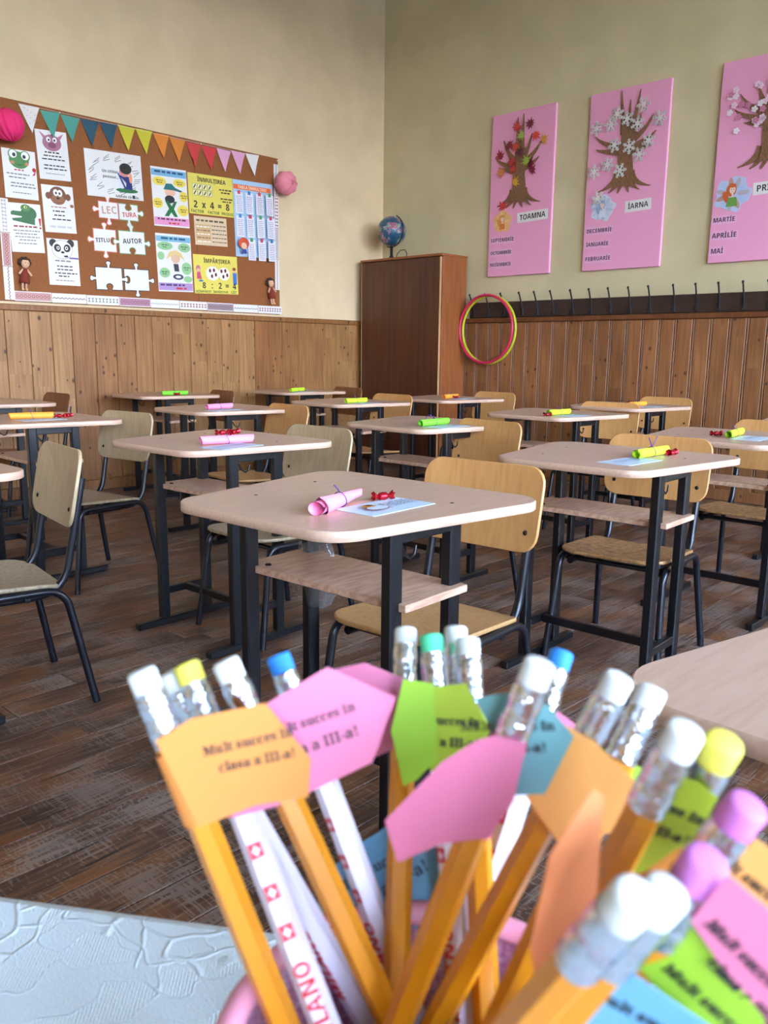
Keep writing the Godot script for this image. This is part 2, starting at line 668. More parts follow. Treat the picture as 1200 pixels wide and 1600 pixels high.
	M.oak = wood(61, [rgb(120, 80, 50), rgb(146, 100, 64), rgb(160, 114, 74)], Vector3(2, 5, 5), 0.45)

# ------------------------------------------------------------------ furniture
func desk_outline(inset: float) -> Array:
	var w := 0.629 - inset * 2.0
	var d := 0.6375 - inset * 2.0
	var r := 0.085 - inset
	var s := 0.18 * 0.629 / 0.6375
	var n := sqrt(1.0 + s * s)
	var al := atan(s)
	var pts := []
	var span := [[1, -1, -PI / 2, al], [1, 1, al, PI / 2], [-1, 1, PI / 2, PI - al], [-1, -1, PI - al, PI * 1.5]]
	for c in span:
		var zi: float = c[1] * (d * 0.5 - r)
		var cx: float = c[0] * (w * 0.5 - s * zi - r * n)
		for k in 9:
			var t := lerpf(c[2], c[3], k / 8.0)
			pts.append(Vector2(cx + r * cos(t), zi + r * sin(t)))
	return pts

func ring_y(o: Array, y: float) -> Array:
	var a := []
	for p in o:
		a.append(Vector3(p.x, y, p.y))
	return a

func desk_meshes() -> void:
	var st := new_st()
	var h := DESK_H - FY
	loft(st, [ring_y(desk_outline(0.002), h - 0.022), ring_y(desk_outline(0.0), h - 0.020), ring_y(desk_outline(0.0), h - 0.0025), ring_y(desk_outline(0.0025), h)], true, true)
	meshes.top = done(st)
	# one end frame: two legs, top rail, low rail
	st = new_st()
	for z in [-0.105, 0.105]:
		bx(st, Vector3(0.03, h - 0.022 - 0.028, 0.04), at(0, (h - 0.022 + 0.028) * 0.5, z), 0.004)
	bx(st, Vector3(0.03, 0.035, 0.172), at(0, h - 0.0405, 0), 0.003)
	bx(st, Vector3(0.026, 0.03, 0.172), at(0, 0.14, 0), 0.003)
	meshes.end_frame = done(st)
	meshes.foot = box_mesh(Vector3(0.032, 0.028, 0.47), 0.004)
	meshes.cross = box_mesh(Vector3(0.43, 0.03, 0.022), 0.003)
	meshes.shelf = box_mesh(Vector3(0.53, 0.018, 0.225), 0.002)
	meshes.board_rail = box_mesh(Vector3(0.43, 0.03, 0.022), 0.003)
	st = new_st()
	lathe(st, [Vector2(0.0, 0.0016), Vector2(0.004, 0.0016), Vector2(0.0058, 0.0)], 10)
	meshes.screw = done(st)
	st = new_st()
	tube(st, [Vector3(0, 0.02, 0), Vector3(0.012, 0.0, 0), Vector3(0.03, -0.012, 0), Vector3(0.044, -0.006, 0), Vector3(0.05, 0.014, 0)], 0.0032, 6)
	meshes.hook = done(st)

func desk(x: float, z: float, turn: float, label: String, group := "pupil desks set out in columns") -> Node3D:
	var t := thing("school_desk", label, "desk", Vector3(x, FY, z), turn, group)
	obj("table_top", meshes.top, M.beech, t)
	for s in [-1.0, 1.0]:
		obj("end_frame", meshes.end_frame, M.steel, t, at(0.23 * s, 0, 0.005))
		obj("foot", meshes.foot, M.steel, t, at(0.23 * s, 0.014, 0.005))
		var hk := obj("bag_hook", meshes.hook, M.steel, t, Transform3D(Basis(Vector3.UP, PI * 0.5 * s), Vector3(0.23 * s, 0.677, 0.08)))
		if s < 0:
			hk.rotation.y = PI * 0.5
		for q in [-0.11, 0.13]:
			obj("screw", meshes.screw, M.bolt, t, at(0.222 * s * (1.0 if q < 0 else 0.8), DESK_H - FY - 0.0008, q))
	obj("crossbar", meshes.cross, M.steel, t, at(0, 0.14, 0.005))
	obj("shelf", meshes.shelf, M.beech_edge, t, at(0, 0.569, -0.008))
	for s in [-1.0, 1.0]:
		obj("shelf_bolt", meshes.screw, M.bolt, t, Transform3D(Basis().scaled(Vector3(1.6, 2.5, 1.6)), Vector3(0.2 * s, 0.5778, 0.075)))
	return t

func bent_plate(w: float, h: float, r: float, th: float, bend: float, lip := 0.0) -> ArrayMesh:
	# plate in the x-y plane, thickness along z, curved about its middle; lip bends the +y edge back
	var out := rrect(w, h, r, 5)
	var st := new_st()
	var rings := []
	for s in [[0.02, -1], [0.5, -1], [0.8, -1], [0.985, -1], [1.0, -0.6], [1.0, 0.6], [0.985, 1], [0.8, 1], [0.5, 1], [0.02, 1]]:
		var ring := []
		for p in out:
			var q: Vector2 = p * s[0]
			var zz: float = s[1] * th * 0.5 + bend * q.x * q.x
			if lip > 0.0:
				zz -= lip * pow(maxf(0.0, q.y / (h * 0.5) - 0.45), 2.0)
				zz += lip * 0.3 * pow(maxf(0.0, -q.y / (h * 0.5) - 0.5), 2.0)
			ring.append(Vector3(q.x, q.y, zz))
		rings.append(ring)
	var n: int = out.size()
	for i in rings.size() - 1:
		st.set_smooth_group(1 if i < 3 else 2 if i < 6 else 3)
		for k in n:
			var k2 := (k + 1) % n
			var mid := out[k]
			var nn := Vector3(0, 0, -1) if i < 3 else Vector3(0, 0, 1) if i > 5 else Vector3(mid.x, mid.y, -0.01 if i == 3 else 0.01 if i == 5 else 0.0)
			quad(st, rings[i][k], rings[i][k2], rings[i + 1][k2], rings[i + 1][k], nn)
	return done(st)

func arc_pts(a: Vector3, corner: Vector3, b: Vector3, n := 5) -> Array:
	var p := []
	for i in n + 1:
		var t := float(i) / n
		p.append(a * (1 - t) * (1 - t) + corner * 2.0 * t * (1 - t) + b * t * t)
	return p

func chair_meshes() -> void:
	meshes.chair_back = bent_plate(0.375, 0.225, 0.05, 0.011, 0.45)
	meshes.chair_seat = bent_plate(0.36, 0.38, 0.07, 0.012, 0.28, 0.035)
	for s in [-1.0, 1.0]:
		var x: float = 0.15 * s
		# back upright running down and forwards under the seat
		var st := new_st()
		var p := [Vector3(x, 0.66, -0.255), Vector3(x, 0.47, -0.215)]
		p += arc_pts(Vector3(x, 0.42, -0.205), Vector3(x, 0.335, -0.19), Vector3(x, 0.332, -0.11), 6)
		p.append(Vector3(x, 0.332, 0.13))
		tube(st, p, 0.0115, 10)
		meshes["upright%d" % int(s)] = done(st)
		# bent leg hoop: front leg, side rail, rear leg
		var q: float = 0.178 * s
		st = new_st()
		p = [Vector3(0.195 * s, 0.0, 0.20)]
		p += arc_pts(Vector3(q, 0.31, 0.155), Vector3(q, 0.35, 0.148), Vector3(q, 0.35, 0.11), 5)
		p += arc_pts(Vector3(q, 0.35, -0.12), Vector3(q, 0.35, -0.175), Vector3(q, 0.30, -0.19), 6)
		p.append(Vector3(0.20 * s, 0.0, -0.245))
		tube(st, p, 0.0115, 10)
		meshes["legs%d" % int(s)] = done(st)
	var st2 := new_st()
	tube(st2, [Vector3(-0.178, 0.336, -0.08), Vector3(0.178, 0.336, -0.08)], 0.009, 8)
	tube(st2, [Vector3(-0.178, 0.336, 0.10), Vector3(0.178, 0.336, 0.10)], 0.009, 8)
	meshes.chair_bars = done(st2)
	var st3 := new_st()
	lathe(st3, [Vector2(0.0, 0.004), Vector2(0.005, 0.003), Vector2(0.007, 0.0)], 10)
	meshes.chair_bolt = done(st3)

func chair(x: float, z: float, turn: float, kind: String, label: String) -> Node3D:
	var t := thing("school_chair", label, "chair", Vector3(x, FY, z), turn, "plywood school chairs on black tube frames")
	t.scale = Vector3.ONE * 1.0755
	var b: Material = M[{"honey": "honey", "grey": "grey_ply", "brown": "brown_ply", "worn": "honey"}[kind]]
	var s: Material = M[{"honey": "honey_seat", "grey": "grey_seat", "brown": "brown_ply", "worn": "worn_seat"}[kind]]
	obj("seat", meshes.chair_seat, s, t, Transform3D(Basis(Vector3.RIGHT, PI / 2 - 0.04) * Basis(Vector3.BACK, PI) * Basis(Vector3.UP, PI), Vector3(0, 0.363, 0)) * Transform3D(Basis(), Vector3.ZERO))
	var back := obj("backrest", meshes.chair_back, b, t, Transform3D(Basis(Vector3.RIGHT, -0.2), Vector3(0, 0.628, -0.242)))
	for k in [-1.0, 1.0]:
		obj("bolt", meshes.chair_bolt, M.bolt, back, Transform3D(Basis(Vector3.RIGHT, PI / 2), Vector3(0.15 * k, -0.06, 0.0055 + 0.45 * 0.0225)))
		obj("bolt", meshes.chair_bolt, M.bolt, back, Transform3D(Basis(Vector3.RIGHT, -PI / 2), Vector3(0.15 * k, -0.06, -0.0055 + 0.45 * 0.0225)))
		obj("back_upright", meshes["upright%d" % int(k)], M.steel_blue, t)
		obj("leg_hoop", meshes["legs%d" % int(k)], M.steel_blue, t)
	obj("seat_bar", meshes.chair_bars, M.steel_blue, t)
	return t

# ------------------------------------------------------------------ things on the desks
func scroll_mesh(loose: bool) -> ArrayMesh:
	var key := "scroll%s" % loose
	if meshes.has(key):
		return meshes[key]
	# sheet rolled into a spiral, lying along z
	var st := new_st()
	var n := 44
	var turns := 2.2
	var L := 0.2
	var r0 := 0.0105
	var r1 := 0.0165
	var th := 0.0006
	for i in n:
		var a0 := TAU * turns * i / n
		var a1 := TAU * turns * (i + 1) / n
		var q0 := lerpf(r0, r1, float(i) / n)
		var q1 := lerpf(r0, r1, float(i + 1) / n)
		st.set_smooth_group(1)
		for side in [0.0, 1.0]:
			var o = th * side
			var pts := []
			for e in [[a0, q0, -1.0], [a1, q1, -1.0], [a1, q1, 1.0], [a0, q0, 1.0]]:
				var flare: float = 1.0
				if loose:
					flare = 1.0 + 0.45 * e[2] * (0.4 + 0.6 * (e[0] / (TAU * turns)))
				var rr: float = (e[1] - o) * flare
				pts.append(Vector3(cos(e[0]) * rr, r1 + sin(e[0]) * rr, e[2] * L * 0.5 + (0.02 * sin(e[0] * 0.5) if loose else 0.004 * sin(e[0])) * e[2]))
			var mid := Vector3(cos((a0 + a1) * 0.5), sin((a0 + a1) * 0.5), 0)
			quad(st, pts[0], pts[1], pts[2], pts[3], mid if side == 0.0 else -mid)
	meshes[key] = done(st)
	return meshes[key]

func scroll(x: float, z: float, turn: float, col: String, label: String, loop := 0, loose := false) -> void:
	var t := thing("paper_scroll", label, "scroll", Vector3(x, DESK_H + 0.0002, z), turn, "rolled paper scrolls on the desks")
	obj("sheet", scroll_mesh(loose), M[col], t)
	var st := new_st()
	var r := 0.0172
	var pts := []
	for k in 25:
		var a := TAU * k / 24
		pts.append(Vector3(cos(a) * r, 0.0165 + sin(a) * r, 0.004 * sin(a * 2.0)))
	tube(st, pts, 0.0011, 5)
	if loop == 1:
		tube(st, arc_pts(Vector3(0.002, 0.034, 0.0), Vector3(0.004, 0.068, 0.045), Vector3(0.008, 0.034, 0.075), 8), 0.0014, 5)
		tube(st, arc_pts(Vector3(0.0, 0.034, 0.0), Vector3(-0.01, 0.05, -0.01), Vector3(-0.02, 0.04, -0.02), 5), 0.0014, 5)
	elif loop == 2:
		tube(st, arc_pts(Vector3(0.0, 0.034, 0.0), Vector3(0.002, 0.05, 0.012), Vector3(0.0, 0.066, 0.022), 6), 0.0018, 5)
		tube(st, arc_pts(Vector3(0.0, 0.034, -0.002), Vector3(0.0, 0.05, -0.022), Vector3(0.004, 0.068, -0.03), 6), 0.0018, 5)
	else:
		tube(st, arc_pts(Vector3(0.0, 0.034, 0.0), Vector3(-0.004, 0.042, 0.004), Vector3(-0.008, 0.05, 0.012), 5), 0.0016, 5)
	obj("ribbon", done(st), M.ribbon, t)

func candy(x: float, y: float, z: float, turn: float, label: String, dark := false, size := 0.72) -> void:
	var t := thing("wrapped_sweet", label, "sweet", Vector3(x, y, z), turn, "sweets in red foil on the desks")
	t.scale = Vector3.ONE * size
	var st := new_st()
	var rings := []
	var tw := []
	for k in 11:
		var u := k / 10.0
		var r := 0.013 * sqrt(maxf(0.05, 1.0 - pow(2.0 * u - 1.0, 4.0)))
		var ring := []
		for a in 14:
			var q := TAU * a / 14
			var rr := r * (1.0 + 0.06 * sin(q * 5.0 + k))
			ring.append(Vector3(lerpf(-0.018, 0.018, u), 0.0135 + sin(q) * rr, cos(q) * rr))
		rings.append(ring)
	loft_tube(st, rings)
	obj("wrapper", done(st), M.foil_dark if dark else M.foil, t)
	for s in [-1.0, 1.0]:
		st = new_st()
		st.set_smooth_group(-1)
		for a in 12:
			var q0 := TAU * a / 12
			var q1 := TAU * (a + 1) / 12
			var f0 := 0.014 * (1.0 + 0.3 * (a % 2))
			var f1 := 0.014 * (1.0 + 0.3 * ((a + 1) % 2))
			var p0 := Vector3(s * 0.017, 0.0135 + sin(q0) * 0.004, cos(q0) * 0.004)
			var p1 := Vector3(s * 0.017, 0.0135 + sin(q1) * 0.004, cos(q1) * 0.004)
			var o0 := Vector3(s * (0.032 + 0.004 * (a % 2)), 0.0155 + sin(q0) * f0, cos(q0) * f0)
			var o1 := Vector3(s * (0.032 + 0.004 * ((a + 1) % 2)), 0.0155 + sin(q1) * f1, cos(q1) * f1)
			quad(st, p0, p1, o1, o0, Vector3(-s, sin(q0), cos(q0)))
		obj("twist", done(st), M.foil_dark if dark else M.foil, t)

func leaflet(x: float, z: float, turn: float, label: String, w := 0.21, h := 0.105, detail := false) -> void:
	# printed sheet lying on the desk; its own x runs along w
	var t := thing("printed_leaflet", label, "leaflet", Vector3(x, DESK_H + 0.0004, z), turn, "printed leaflets on the desks")
	obj("sheet", box_mesh(Vector3(w, 0.0012, h), 0.0003), M.leaflet, t, at(0, 0.0008, 0))
	var holder := Transform3D(Basis(Vector3.RIGHT, -PI / 2), Vector3(0, 0.0015, 0))
	var sh := []
	var k := 0.0
	for i in 5:
		sh += bars(0.24, 0.13 - i * 0.055, 0.42, 0.016, rgb(90, 104, 130), i + int(absf(x * 100)))
	if detail:
		sh += [["e", rgb(196, 60, 70), -0.2, -0.06, 0.15, 0.10], ["e", rgb(206, 226, 240), -0.2, -0.06, 0.14, 0.09], ["p", rgb(40, 130, 70), [-0.06, -0.04, -0.03, 0.02, -0.05, 0.05, -0.10, 0.06, -0.07, 0.03, -0.065, 0.0]]]
		for i in 12:
			var a := TAU * i / 12
			sh.append(["e", rgb(220, 150, 30), -0.22 + cos(a) * 0.06, 0.05 + sin(a) * 0.04, 0.034, 0.016, rad_to_deg(a)])
		sh.append(["e", rgb(70, 40, 20), -0.22, 0.05, 0.045, 0.032])
		sh += bars(-0.28, -0.19, 0.35, 0.014, rgb(90, 104, 130), 9)
	else:
		sh += [["r", rgb(96, 120, 160), -0.26, 0.0, 0.34, 0.02], ["r", rgb(120, 140, 175), -0.26, 0.06, 0.3, 0.016], ["r", rgb(120, 140, 175), -0.26, -0.06, 0.3, 0.016]]
	var o := ink(t, sh, w, 0.0)
	o.transform = holder

# ------------------------------------------------------------------ left wall board and its papers
func on_left(s: float, y: float, d := 0.0, rot := 0.0) -> Transform3D:
	return Transform3D(Basis(Vector3(0, 0, -1), Vector3.UP, Vector3.RIGHT) * Basis(Vector3.BACK, deg_to_rad(rot)), Vector3(XL + 0.022 + d, y, -s))

func on_back(x: float, y: float, d := 0.0) -> Transform3D:
	return Transform3D(Basis(), Vector3(x, y, ZB + d))

func paper(called: String, label: String, category: String, s: float, y: float, w: float, h: float, rot: float, m: Material, shapes: Array, group := "") -> Node3D:
	var t := thing(called, label, category, Vector3.ZERO, 0, group)
	t.transform = on_left(s, y, 0.0012, rot)
	obj("sheet", box_mesh(Vector3(w, h, 0.0016), 0.0004), m, t)
	if shapes.size():
		ink(t, shapes, w, 0.0009)
	return t

func jig(w: float, h: float, knobs: Array) -> PackedVector2Array:
	# knobs: right, top, left, bottom; 1 out, -1 in, 0 flat
	var p := PackedVector2Array()
	var c := [Vector2(w, -h) * 0.5, Vector2(w, h) * 0.5, Vector2(-w, h) * 0.5, Vector2(-w, -h) * 0.5]
	for e in 4:
		var a: Vector2 = c[e]
		var b: Vector2 = c[(e + 1) % 4]
		var m := (a + b) * 0.5
		var d := (b - a).normalized()
		var n = Vector2(d.y, -d.x) * knobs[e]
		p.append(a)
		if knobs[e] != 0:
			var r := 0.024
			p.append(m - d * 0.013)
			for k in 11:
				var t := lerpf(-2.35, 2.35, k / 10.0)
				p.append(m + n * (0.03 + r * 0.75 * cos(t)) + d * r * sin(t))
			p.append(m + d * 0.013)
	return p

func puzzle(label: String, s: float, y: float, w: float, h: float, rot: float, knobs: Array, edge: Color, word := "", cols := []) -> void:
	var t := thing("puzzle_piece", label, "puzzle piece", Vector3.ZERO, 0, "paper puzzle pieces on the board")
	t.transform = on_left(s, y, 0.0, rot)
	var o := jig(w, h, knobs)
	obj("backing", slab_mesh(o, 0.0004, 0.0020), mat(edge, 0.4), t)
	var inner := Geometry2D.offset_polygon(o, -0.006)
	if inner.size():
		obj("face", slab_mesh(inner[0], 0.0018, 0.0026), M.paper, t)
	if word != "":
		txt(t, word, w * (0.6 if word == "TITLU" else 0.72), cols[0], Vector3(-0.02 if word == "TITLU" else 0.004, -0.018 if word == "TURA" else 0.012 if word == "AUTOR" else 0.0, 0.0028), 4.0)

func letters_on(t: Node3D, w: float, lines: Array) -> void:
	# [text, width share, x share, y share, colour]
	for l in lines:
		txt(t, l[0], l[1] * w, l[4], Vector3(l[2] * w, l[3] * w, 0.0024))

func build_board() -> void:
	var b := thing("pin_board", "large brown cork pin board covered with school papers and bunting", "board")
	for i in 4:
		var s0: float = [1.90, 3.03, 4.12, 5.00][i]
		if i == 3:
			break
		var s1: float = [1.90, 3.03, 4.12, 5.00][i + 1]
		obj("panel", box_mesh(Vector3(s1 - s0 - 0.002, 1.355, 0.018), 0.002), M.cork, b, on_left((s0 + s1) * 0.5, 2.032, -0.0095))
	for i in 6:
		obj("pin", meshes.screw, M.frame_white, b, on_left(2.99 + 0.4 * i, 2.692, -0.001) * Transform3D(Basis(Vector3.RIGHT, PI / 2), Vector3.ZERO))
	var K := rgb(40, 36, 36)
	var G := rgb(120, 116, 116)
	var R := rgb(190, 40, 40)
	# animal sheets
	var t := paper("animal_sheet", "white reading sheet with a big-eyed green frog face", "poster", 2.672, 2.223, 0.235, 0.325, 1.4, M.paper,
		[["e", rgb(70, 128, 62), 0.0, 0.40, 0.30, 0.24], ["e", rgb(70, 128, 62), -0.17, 0.55, 0.15, 0.15], ["e", rgb(70, 128, 62), 0.19, 0.53, 0.15, 0.15], ["e", rgb(235, 235, 235), -0.17, 0.56, 0.115, 0.115], ["e", rgb(235, 235, 235), 0.19, 0.54, 0.115, 0.115], ["e", K, -0.14, 0.54, 0.05, 0.055], ["e", K, 0.16, 0.51, 0.05, 0.055], ["e", rgb(196, 120, 80), -0.2, 0.32, 0.06, 0.045], ["e", rgb(196, 120, 80), 0.22, 0.31, 0.06, 0.045], ["p", K, [-0.14, 0.30, 0, 0.25, 0.14, 0.30, 0, 0.27]], ["e", R, 0.43, 0.17, 0.06, 0.06], ["p", R, [0.49, 0.17, 0.44, 0.02, 0.36, 0.0, 0.42, 0.08]]]
		+ bars(0.0, 0.12, 0.34, 0.035, R, 1) + bars(-0.05, 0.0, 0.72, 0.032, G, 2) + bars(-0.1, -0.10, 0.5, 0.032, G, 3) + bars(0.05, -0.26, 0.72, 0.032, G, 4) + bars(0.05, -0.35, 0.75, 0.032, G, 5) + bars(0.0, -0.53, 0.55, 0.025, G, 6), "animal reading sheets")
	t = paper("animal_sheet", "white reading sheet with a mauve pig face under two teal pennants", "poster", 2.92, 2.389, 0.233, 0.332, 3.2, M.paper,
		[["p", rgb(186, 120, 140), [-0.38, 0.68, -0.22, 0.40, -0.12, 0.5]], ["p", rgb(186, 120, 140), [0.40, 0.66, 0.22, 0.38, 0.12, 0.5]], ["e", rgb(168, 104, 126), 0.0, 0.36, 0.30, 0.24], ["e", rgb(230, 226, 228), -0.1, 0.45, 0.07, 0.08], ["e", rgb(230, 226, 228), 0.1, 0.45, 0.07, 0.08], ["e", K, -0.09, 0.44, 0.03, 0.035], ["e", K, 0.09, 0.44, 0.03, 0.035], ["e", rgb(128, 70, 92), 0, 0.29, 0.13, 0.085]]
		+ bars(0.0, 0.08, 0.52, 0.04, K, 11) + bars(0.0, -0.02, 0.62, 0.035, K, 12) + bars(0.0, -0.12, 0.74, 0.035, K, 13) + bars(0.0, -0.3, 0.66, 0.035, K, 14) + bars(0.02, -0.40, 0.72, 0.035, K, 15) + bars(0, -0.54, 0.6, 0.02, G, 16), "animal reading sheets")
	t = paper("animal_sheet", "white reading sheet with a green crocodile head and red exclamation mark", "poster", 2.689, 1.865, 0.236, 0.332, 2.6, M.paper,
		[["e", rgb(52, 104, 58), 0.12, 0.42, 0.24, 0.2], ["p", rgb(52, 104, 58), [-0.42, 0.44, -0.36, 0.48, -0.05, 0.47, 0.3, 0.36, 0.28, 0.10, 0.0, 0.14, -0.38, 0.20, -0.40, 0.26, -0.1, 0.30, -0.1, 0.33, -0.42, 0.36]], ["e", rgb(70, 130, 70), 0.04, 0.58, 0.15, 0.10], ["p", rgb(240, 240, 235), [-0.36, 0.33, -0.3, 0.26, -0.26, 0.33, -0.2, 0.25, -0.16, 0.32, -0.1, 0.24, -0.06, 0.32]], ["e", rgb(230, 220, 130), 0.04, 0.60, 0.05, 0.04], ["e", K, 0.05, 0.60, 0.02, 0.03], ["p", R, [0.40, 0.30, 0.48, 0.30, 0.45, 0.08, 0.42, 0.08]], ["e", R, 0.435, 0.02, 0.03, 0.03]]
		+ bars(0.0, 0.04, 0.75, 0.045, rgb(150, 50, 50), 21) + bars(0.0, -0.08, 0.8, 0.028, G, 22) + bars(0.0, -0.17, 0.7, 0.028, G, 23) + bars(0.0, -0.26, 0.75, 0.028, G, 24) + bars(0.0, -0.35, 0.5, 0.028, G, 25) + bars(0.0, -0.45, 0.6, 0.028, G, 26), "animal reading sheets")
	t = paper("animal_sheet", "white reading sheet with a brown monkey face", "poster", 2.94, 2.023, 0.237, 0.326, 2.4, M.paper,
		[["e", rgb(120, 70, 44), -0.30, 0.38, 0.09, 0.10], ["e", rgb(120, 70, 44), 0.32, 0.37, 0.09, 0.10], ["e", rgb(120, 70, 44), 0.0, 0.40, 0.27, 0.26], ["e", rgb(146, 92, 60), 0.0, 0.28, 0.22, 0.15], ["e", rgb(232, 228, 224), -0.06, 0.48, 0.08, 0.10], ["e", rgb(232, 228, 224), 0.07, 0.47, 0.08, 0.10], ["e", K, -0.05, 0.47, 0.03, 0.04], ["e", K, 0.06, 0.46, 0.03, 0.04], ["e", K, 0, 0.32, 0.05, 0.03], ["p", rgb(90, 50, 30), [-0.12, 0.22, 0, 0.17, 0.12, 0.22, 0, 0.19]], ["e", rgb(150, 90, 70), 0.42, 0.12, 0.06, 0.05]]
		+ bars(0.0, 0.06, 0.5, 0.03, rgb(170, 120, 110), 31) + bars(0.0, -0.06, 0.42, 0.035, K, 32) + bars(0.0, -0.18, 0.35, 0.035, K, 33) + bars(0.05, -0.30, 0.6, 0.035, K, 34) + bars(0.0, -0.52, 0.7, 0.06, rgb(200, 196, 196), 35), "animal reading sheets")
	t = paper("animal_sheet", "white reading sheet with a black and white panda face", "poster", 2.951, 1.651, 0.237, 0.328, 0.8, M.paper,
		[["e", K, -0.30, 0.56, 0.12, 0.12], ["e", K, 0.26, 0.58, 0.12, 0.12], ["e", K, -0.02, 0.38, 0.335, 0.285], ["e", rgb(236, 234, 230), -0.02, 0.38, 0.325, 0.275], ["e", K, -0.17, 0.42, 0.11, 0.12, 25], ["e", K, 0.14, 0.43, 0.11, 0.12, -25], ["e", rgb(236, 234, 230), -0.15, 0.42, 0.05, 0.055], ["e", rgb(236, 234, 230), 0.12, 0.43, 0.05, 0.055], ["e", K, -0.15, 0.42, 0.025, 0.03], ["e", K, 0.12, 0.43, 0.025, 0.03], ["e", K, -0.01, 0.30, 0.06, 0.035], ["p", K, [0.0, 0.20, 0.14, 0.22, 0.16, 0.16, 0.05, 0.15]], ["r", rgb(120, 90, 160), 0.34, 0.14, 0.3, 0.05]]
		+ bars(0.0, 0.04, 0.55, 0.04, G, 41) + bars(0.02, -0.12, 0.5, 0.035, K, 42) + bars(0.02, -0.22, 0.5, 0.035, K, 43) + bars(0.05, -0.33, 0.72, 0.035, K, 44) + bars(0.0, -0.42, 0.4, 0.035, K, 45) + bars(0.0, -0.55, 0.6, 0.025, G, 46), "animal reading sheets")
	# reader sheet
	var sh := []
	var rr := RandomNumberGenerator.new()
	rr.seed = 88
	for i in 12:
		var a := TAU * i / 12 + 0.3
		for k in 3:
			sh.append(["r", rgb(70, 70, 74), cos(a) * 0.40 + rr.randf_range(-0.02, 0.02), sin(a) * 0.26 + (k - 1) * 0.03, 0.12, 0.007, rr.randf_range(10, 40)])
	sh += [["e", rgb(40, 110, 60), 0.2, -0.22, 0.2, 0.035], ["p", rgb(30, 40, 110), [0.06, 0.02, 0.16, 0.0, 0.30, 0.0, 0.30, -0.2, 0.18, -0.2, 0.2, -0.1]], ["p", rgb(40, 50, 130), [0.05, 0.04, 0.07, 0.05, 0.2, -0.2, 0.16, -0.2]], ["p", rgb(226, 226, 232), [0.04, -0.06, 0.14, -0.14, 0.12, -0.2, 0.02, -0.16]], ["e", rgb(200, 130, 120), 0.17, 0.06, 0.09, 0.07], ["e", rgb(24, 22, 26), 0.2, 0.12, 0.11, 0.085], ["e", rgb(230, 150, 110), 0.28, -0.02, 0.03, 0.08]]
	t = paper("reading_poster", "wide white poster of a boy reading on a green patch", "poster", 3.396, 2.327, 0.467, 0.331, 2.3, M.paper, sh)
	letters_on(t, 0.478, [["Un cititor", 0.27, -0.08, 0.05, K], ["pasionat...", 0.27, -0.07, -0.03, K], ["iubește cărțile.", 0.42, 0.20, -0.31, K]])
	# puzzle pieces
	puzzle("red-edged puzzle piece with the start of the word lectura", 3.33, 2.066, 0.168, 0.128, 1.5, [0, 1, 1, 1], rgb(206, 86, 70), "LEC", [rgb(196, 150, 130)])
	puzzle("green-edged puzzle piece with the end of the word lectura", 3.499, 2.07, 0.169, 0.126, 1.5, [1, -1, 0, 1], rgb(110, 150, 100), "TURA", [rgb(196, 60, 50)])
	puzzle("red-edged puzzle piece with the outlined word titlu", 3.29, 1.841, 0.192, 0.17, 1, [-1, 1, 1, 1], rgb(214, 110, 84), "TITLU", [K])
	puzzle("green-edged puzzle piece with the outlined word autor", 3.518, 1.846, 0.23, 0.176, 2, [1, 1, 1, -1], rgb(104, 150, 96), "AUTOR", [K])
	puzzle("blank black-edged puzzle piece with a notch at its foot", 3.309, 1.559, 0.228, 0.174, 1.5, [1, 1, 1, -1], K)
	puzzle("blank black-edged puzzle piece with a knob at its foot", 3.546, 1.565, 0.223, 0.17, 1.5, [1, 1, -1, 1], K)
	# school subject posters
	sh = [["r", rgb(120, 176, 206), 0.0, 0.56, 0.98, 0.15], ["r", rgb(226, 150, 190), 0.0, -0.56, 0.98, 0.18], ["e", rgb(232, 208, 80), -0.28, 0.36, 0.19, 0.10], ["e", rgb(232, 208, 80), 0.28, 0.36, 0.18, 0.09], ["e", rgb(232, 208, 80), 0.38, 0.05, 0.12, 0.12], ["e", rgb(232, 208, 80), -0.36, -0.15, 0.14, 0.12], ["e", rgb(232, 208, 80), 0.34, -0.28, 0.16, 0.13], ["e", rgb(226, 178, 150), 0.0, 0.13, 0.15, 0.11], ["p", rgb(30, 106, 106), [-0.18, 0.18, -0.1, 0.32, 0.06, 0.33, 0.16, 0.24, 0.36, 0.18, 0.3, 0.15, 0.1, 0.18]], ["e", rgb(40, 44, 52), -0.02, -0.04, 0.14, 0.09], ["p", rgb(24, 110, 60), [-0.16, -0.08, -0.06, -0.08, 0.02, -0.2, 0.1, -0.08, 0.18, -0.08, 0.08, -0.26, 0.18, -0.44, 0.08, -0.44, 0.0, -0.34, -0.08, -0.44, -0.2, -0.44, -0.06, -0.26]]] + bars(0, 0.58, 0.8, 0.05, rgb(40, 80, 120), 51) + bars(0, -0.51, 0.8, 0.04, rgb(110, 40, 80), 52) + bars(0.05, -0.6, 0.3, 0.04, rgb(200, 60, 60), 53)
	for q in [[-0.28, 0.36], [0.28, 0.36], [0.38, 0.05], [-0.36, -0.15], [0.34, -0.28]]:
		sh += bars(q[0], q[1] + 0.02, 0.18, 0.022, rgb(120, 100, 40), 54) + bars(q[0], q[1] - 0.03, 0.14, 0.022, rgb(120, 100, 40), 55)
	paper("subject_poster", "multiplication poster with a boy in teal cap above a green X", "poster", 3.878, 2.229, 0.328, 0.448, 2.3, M.paper, sh, "arithmetic posters")
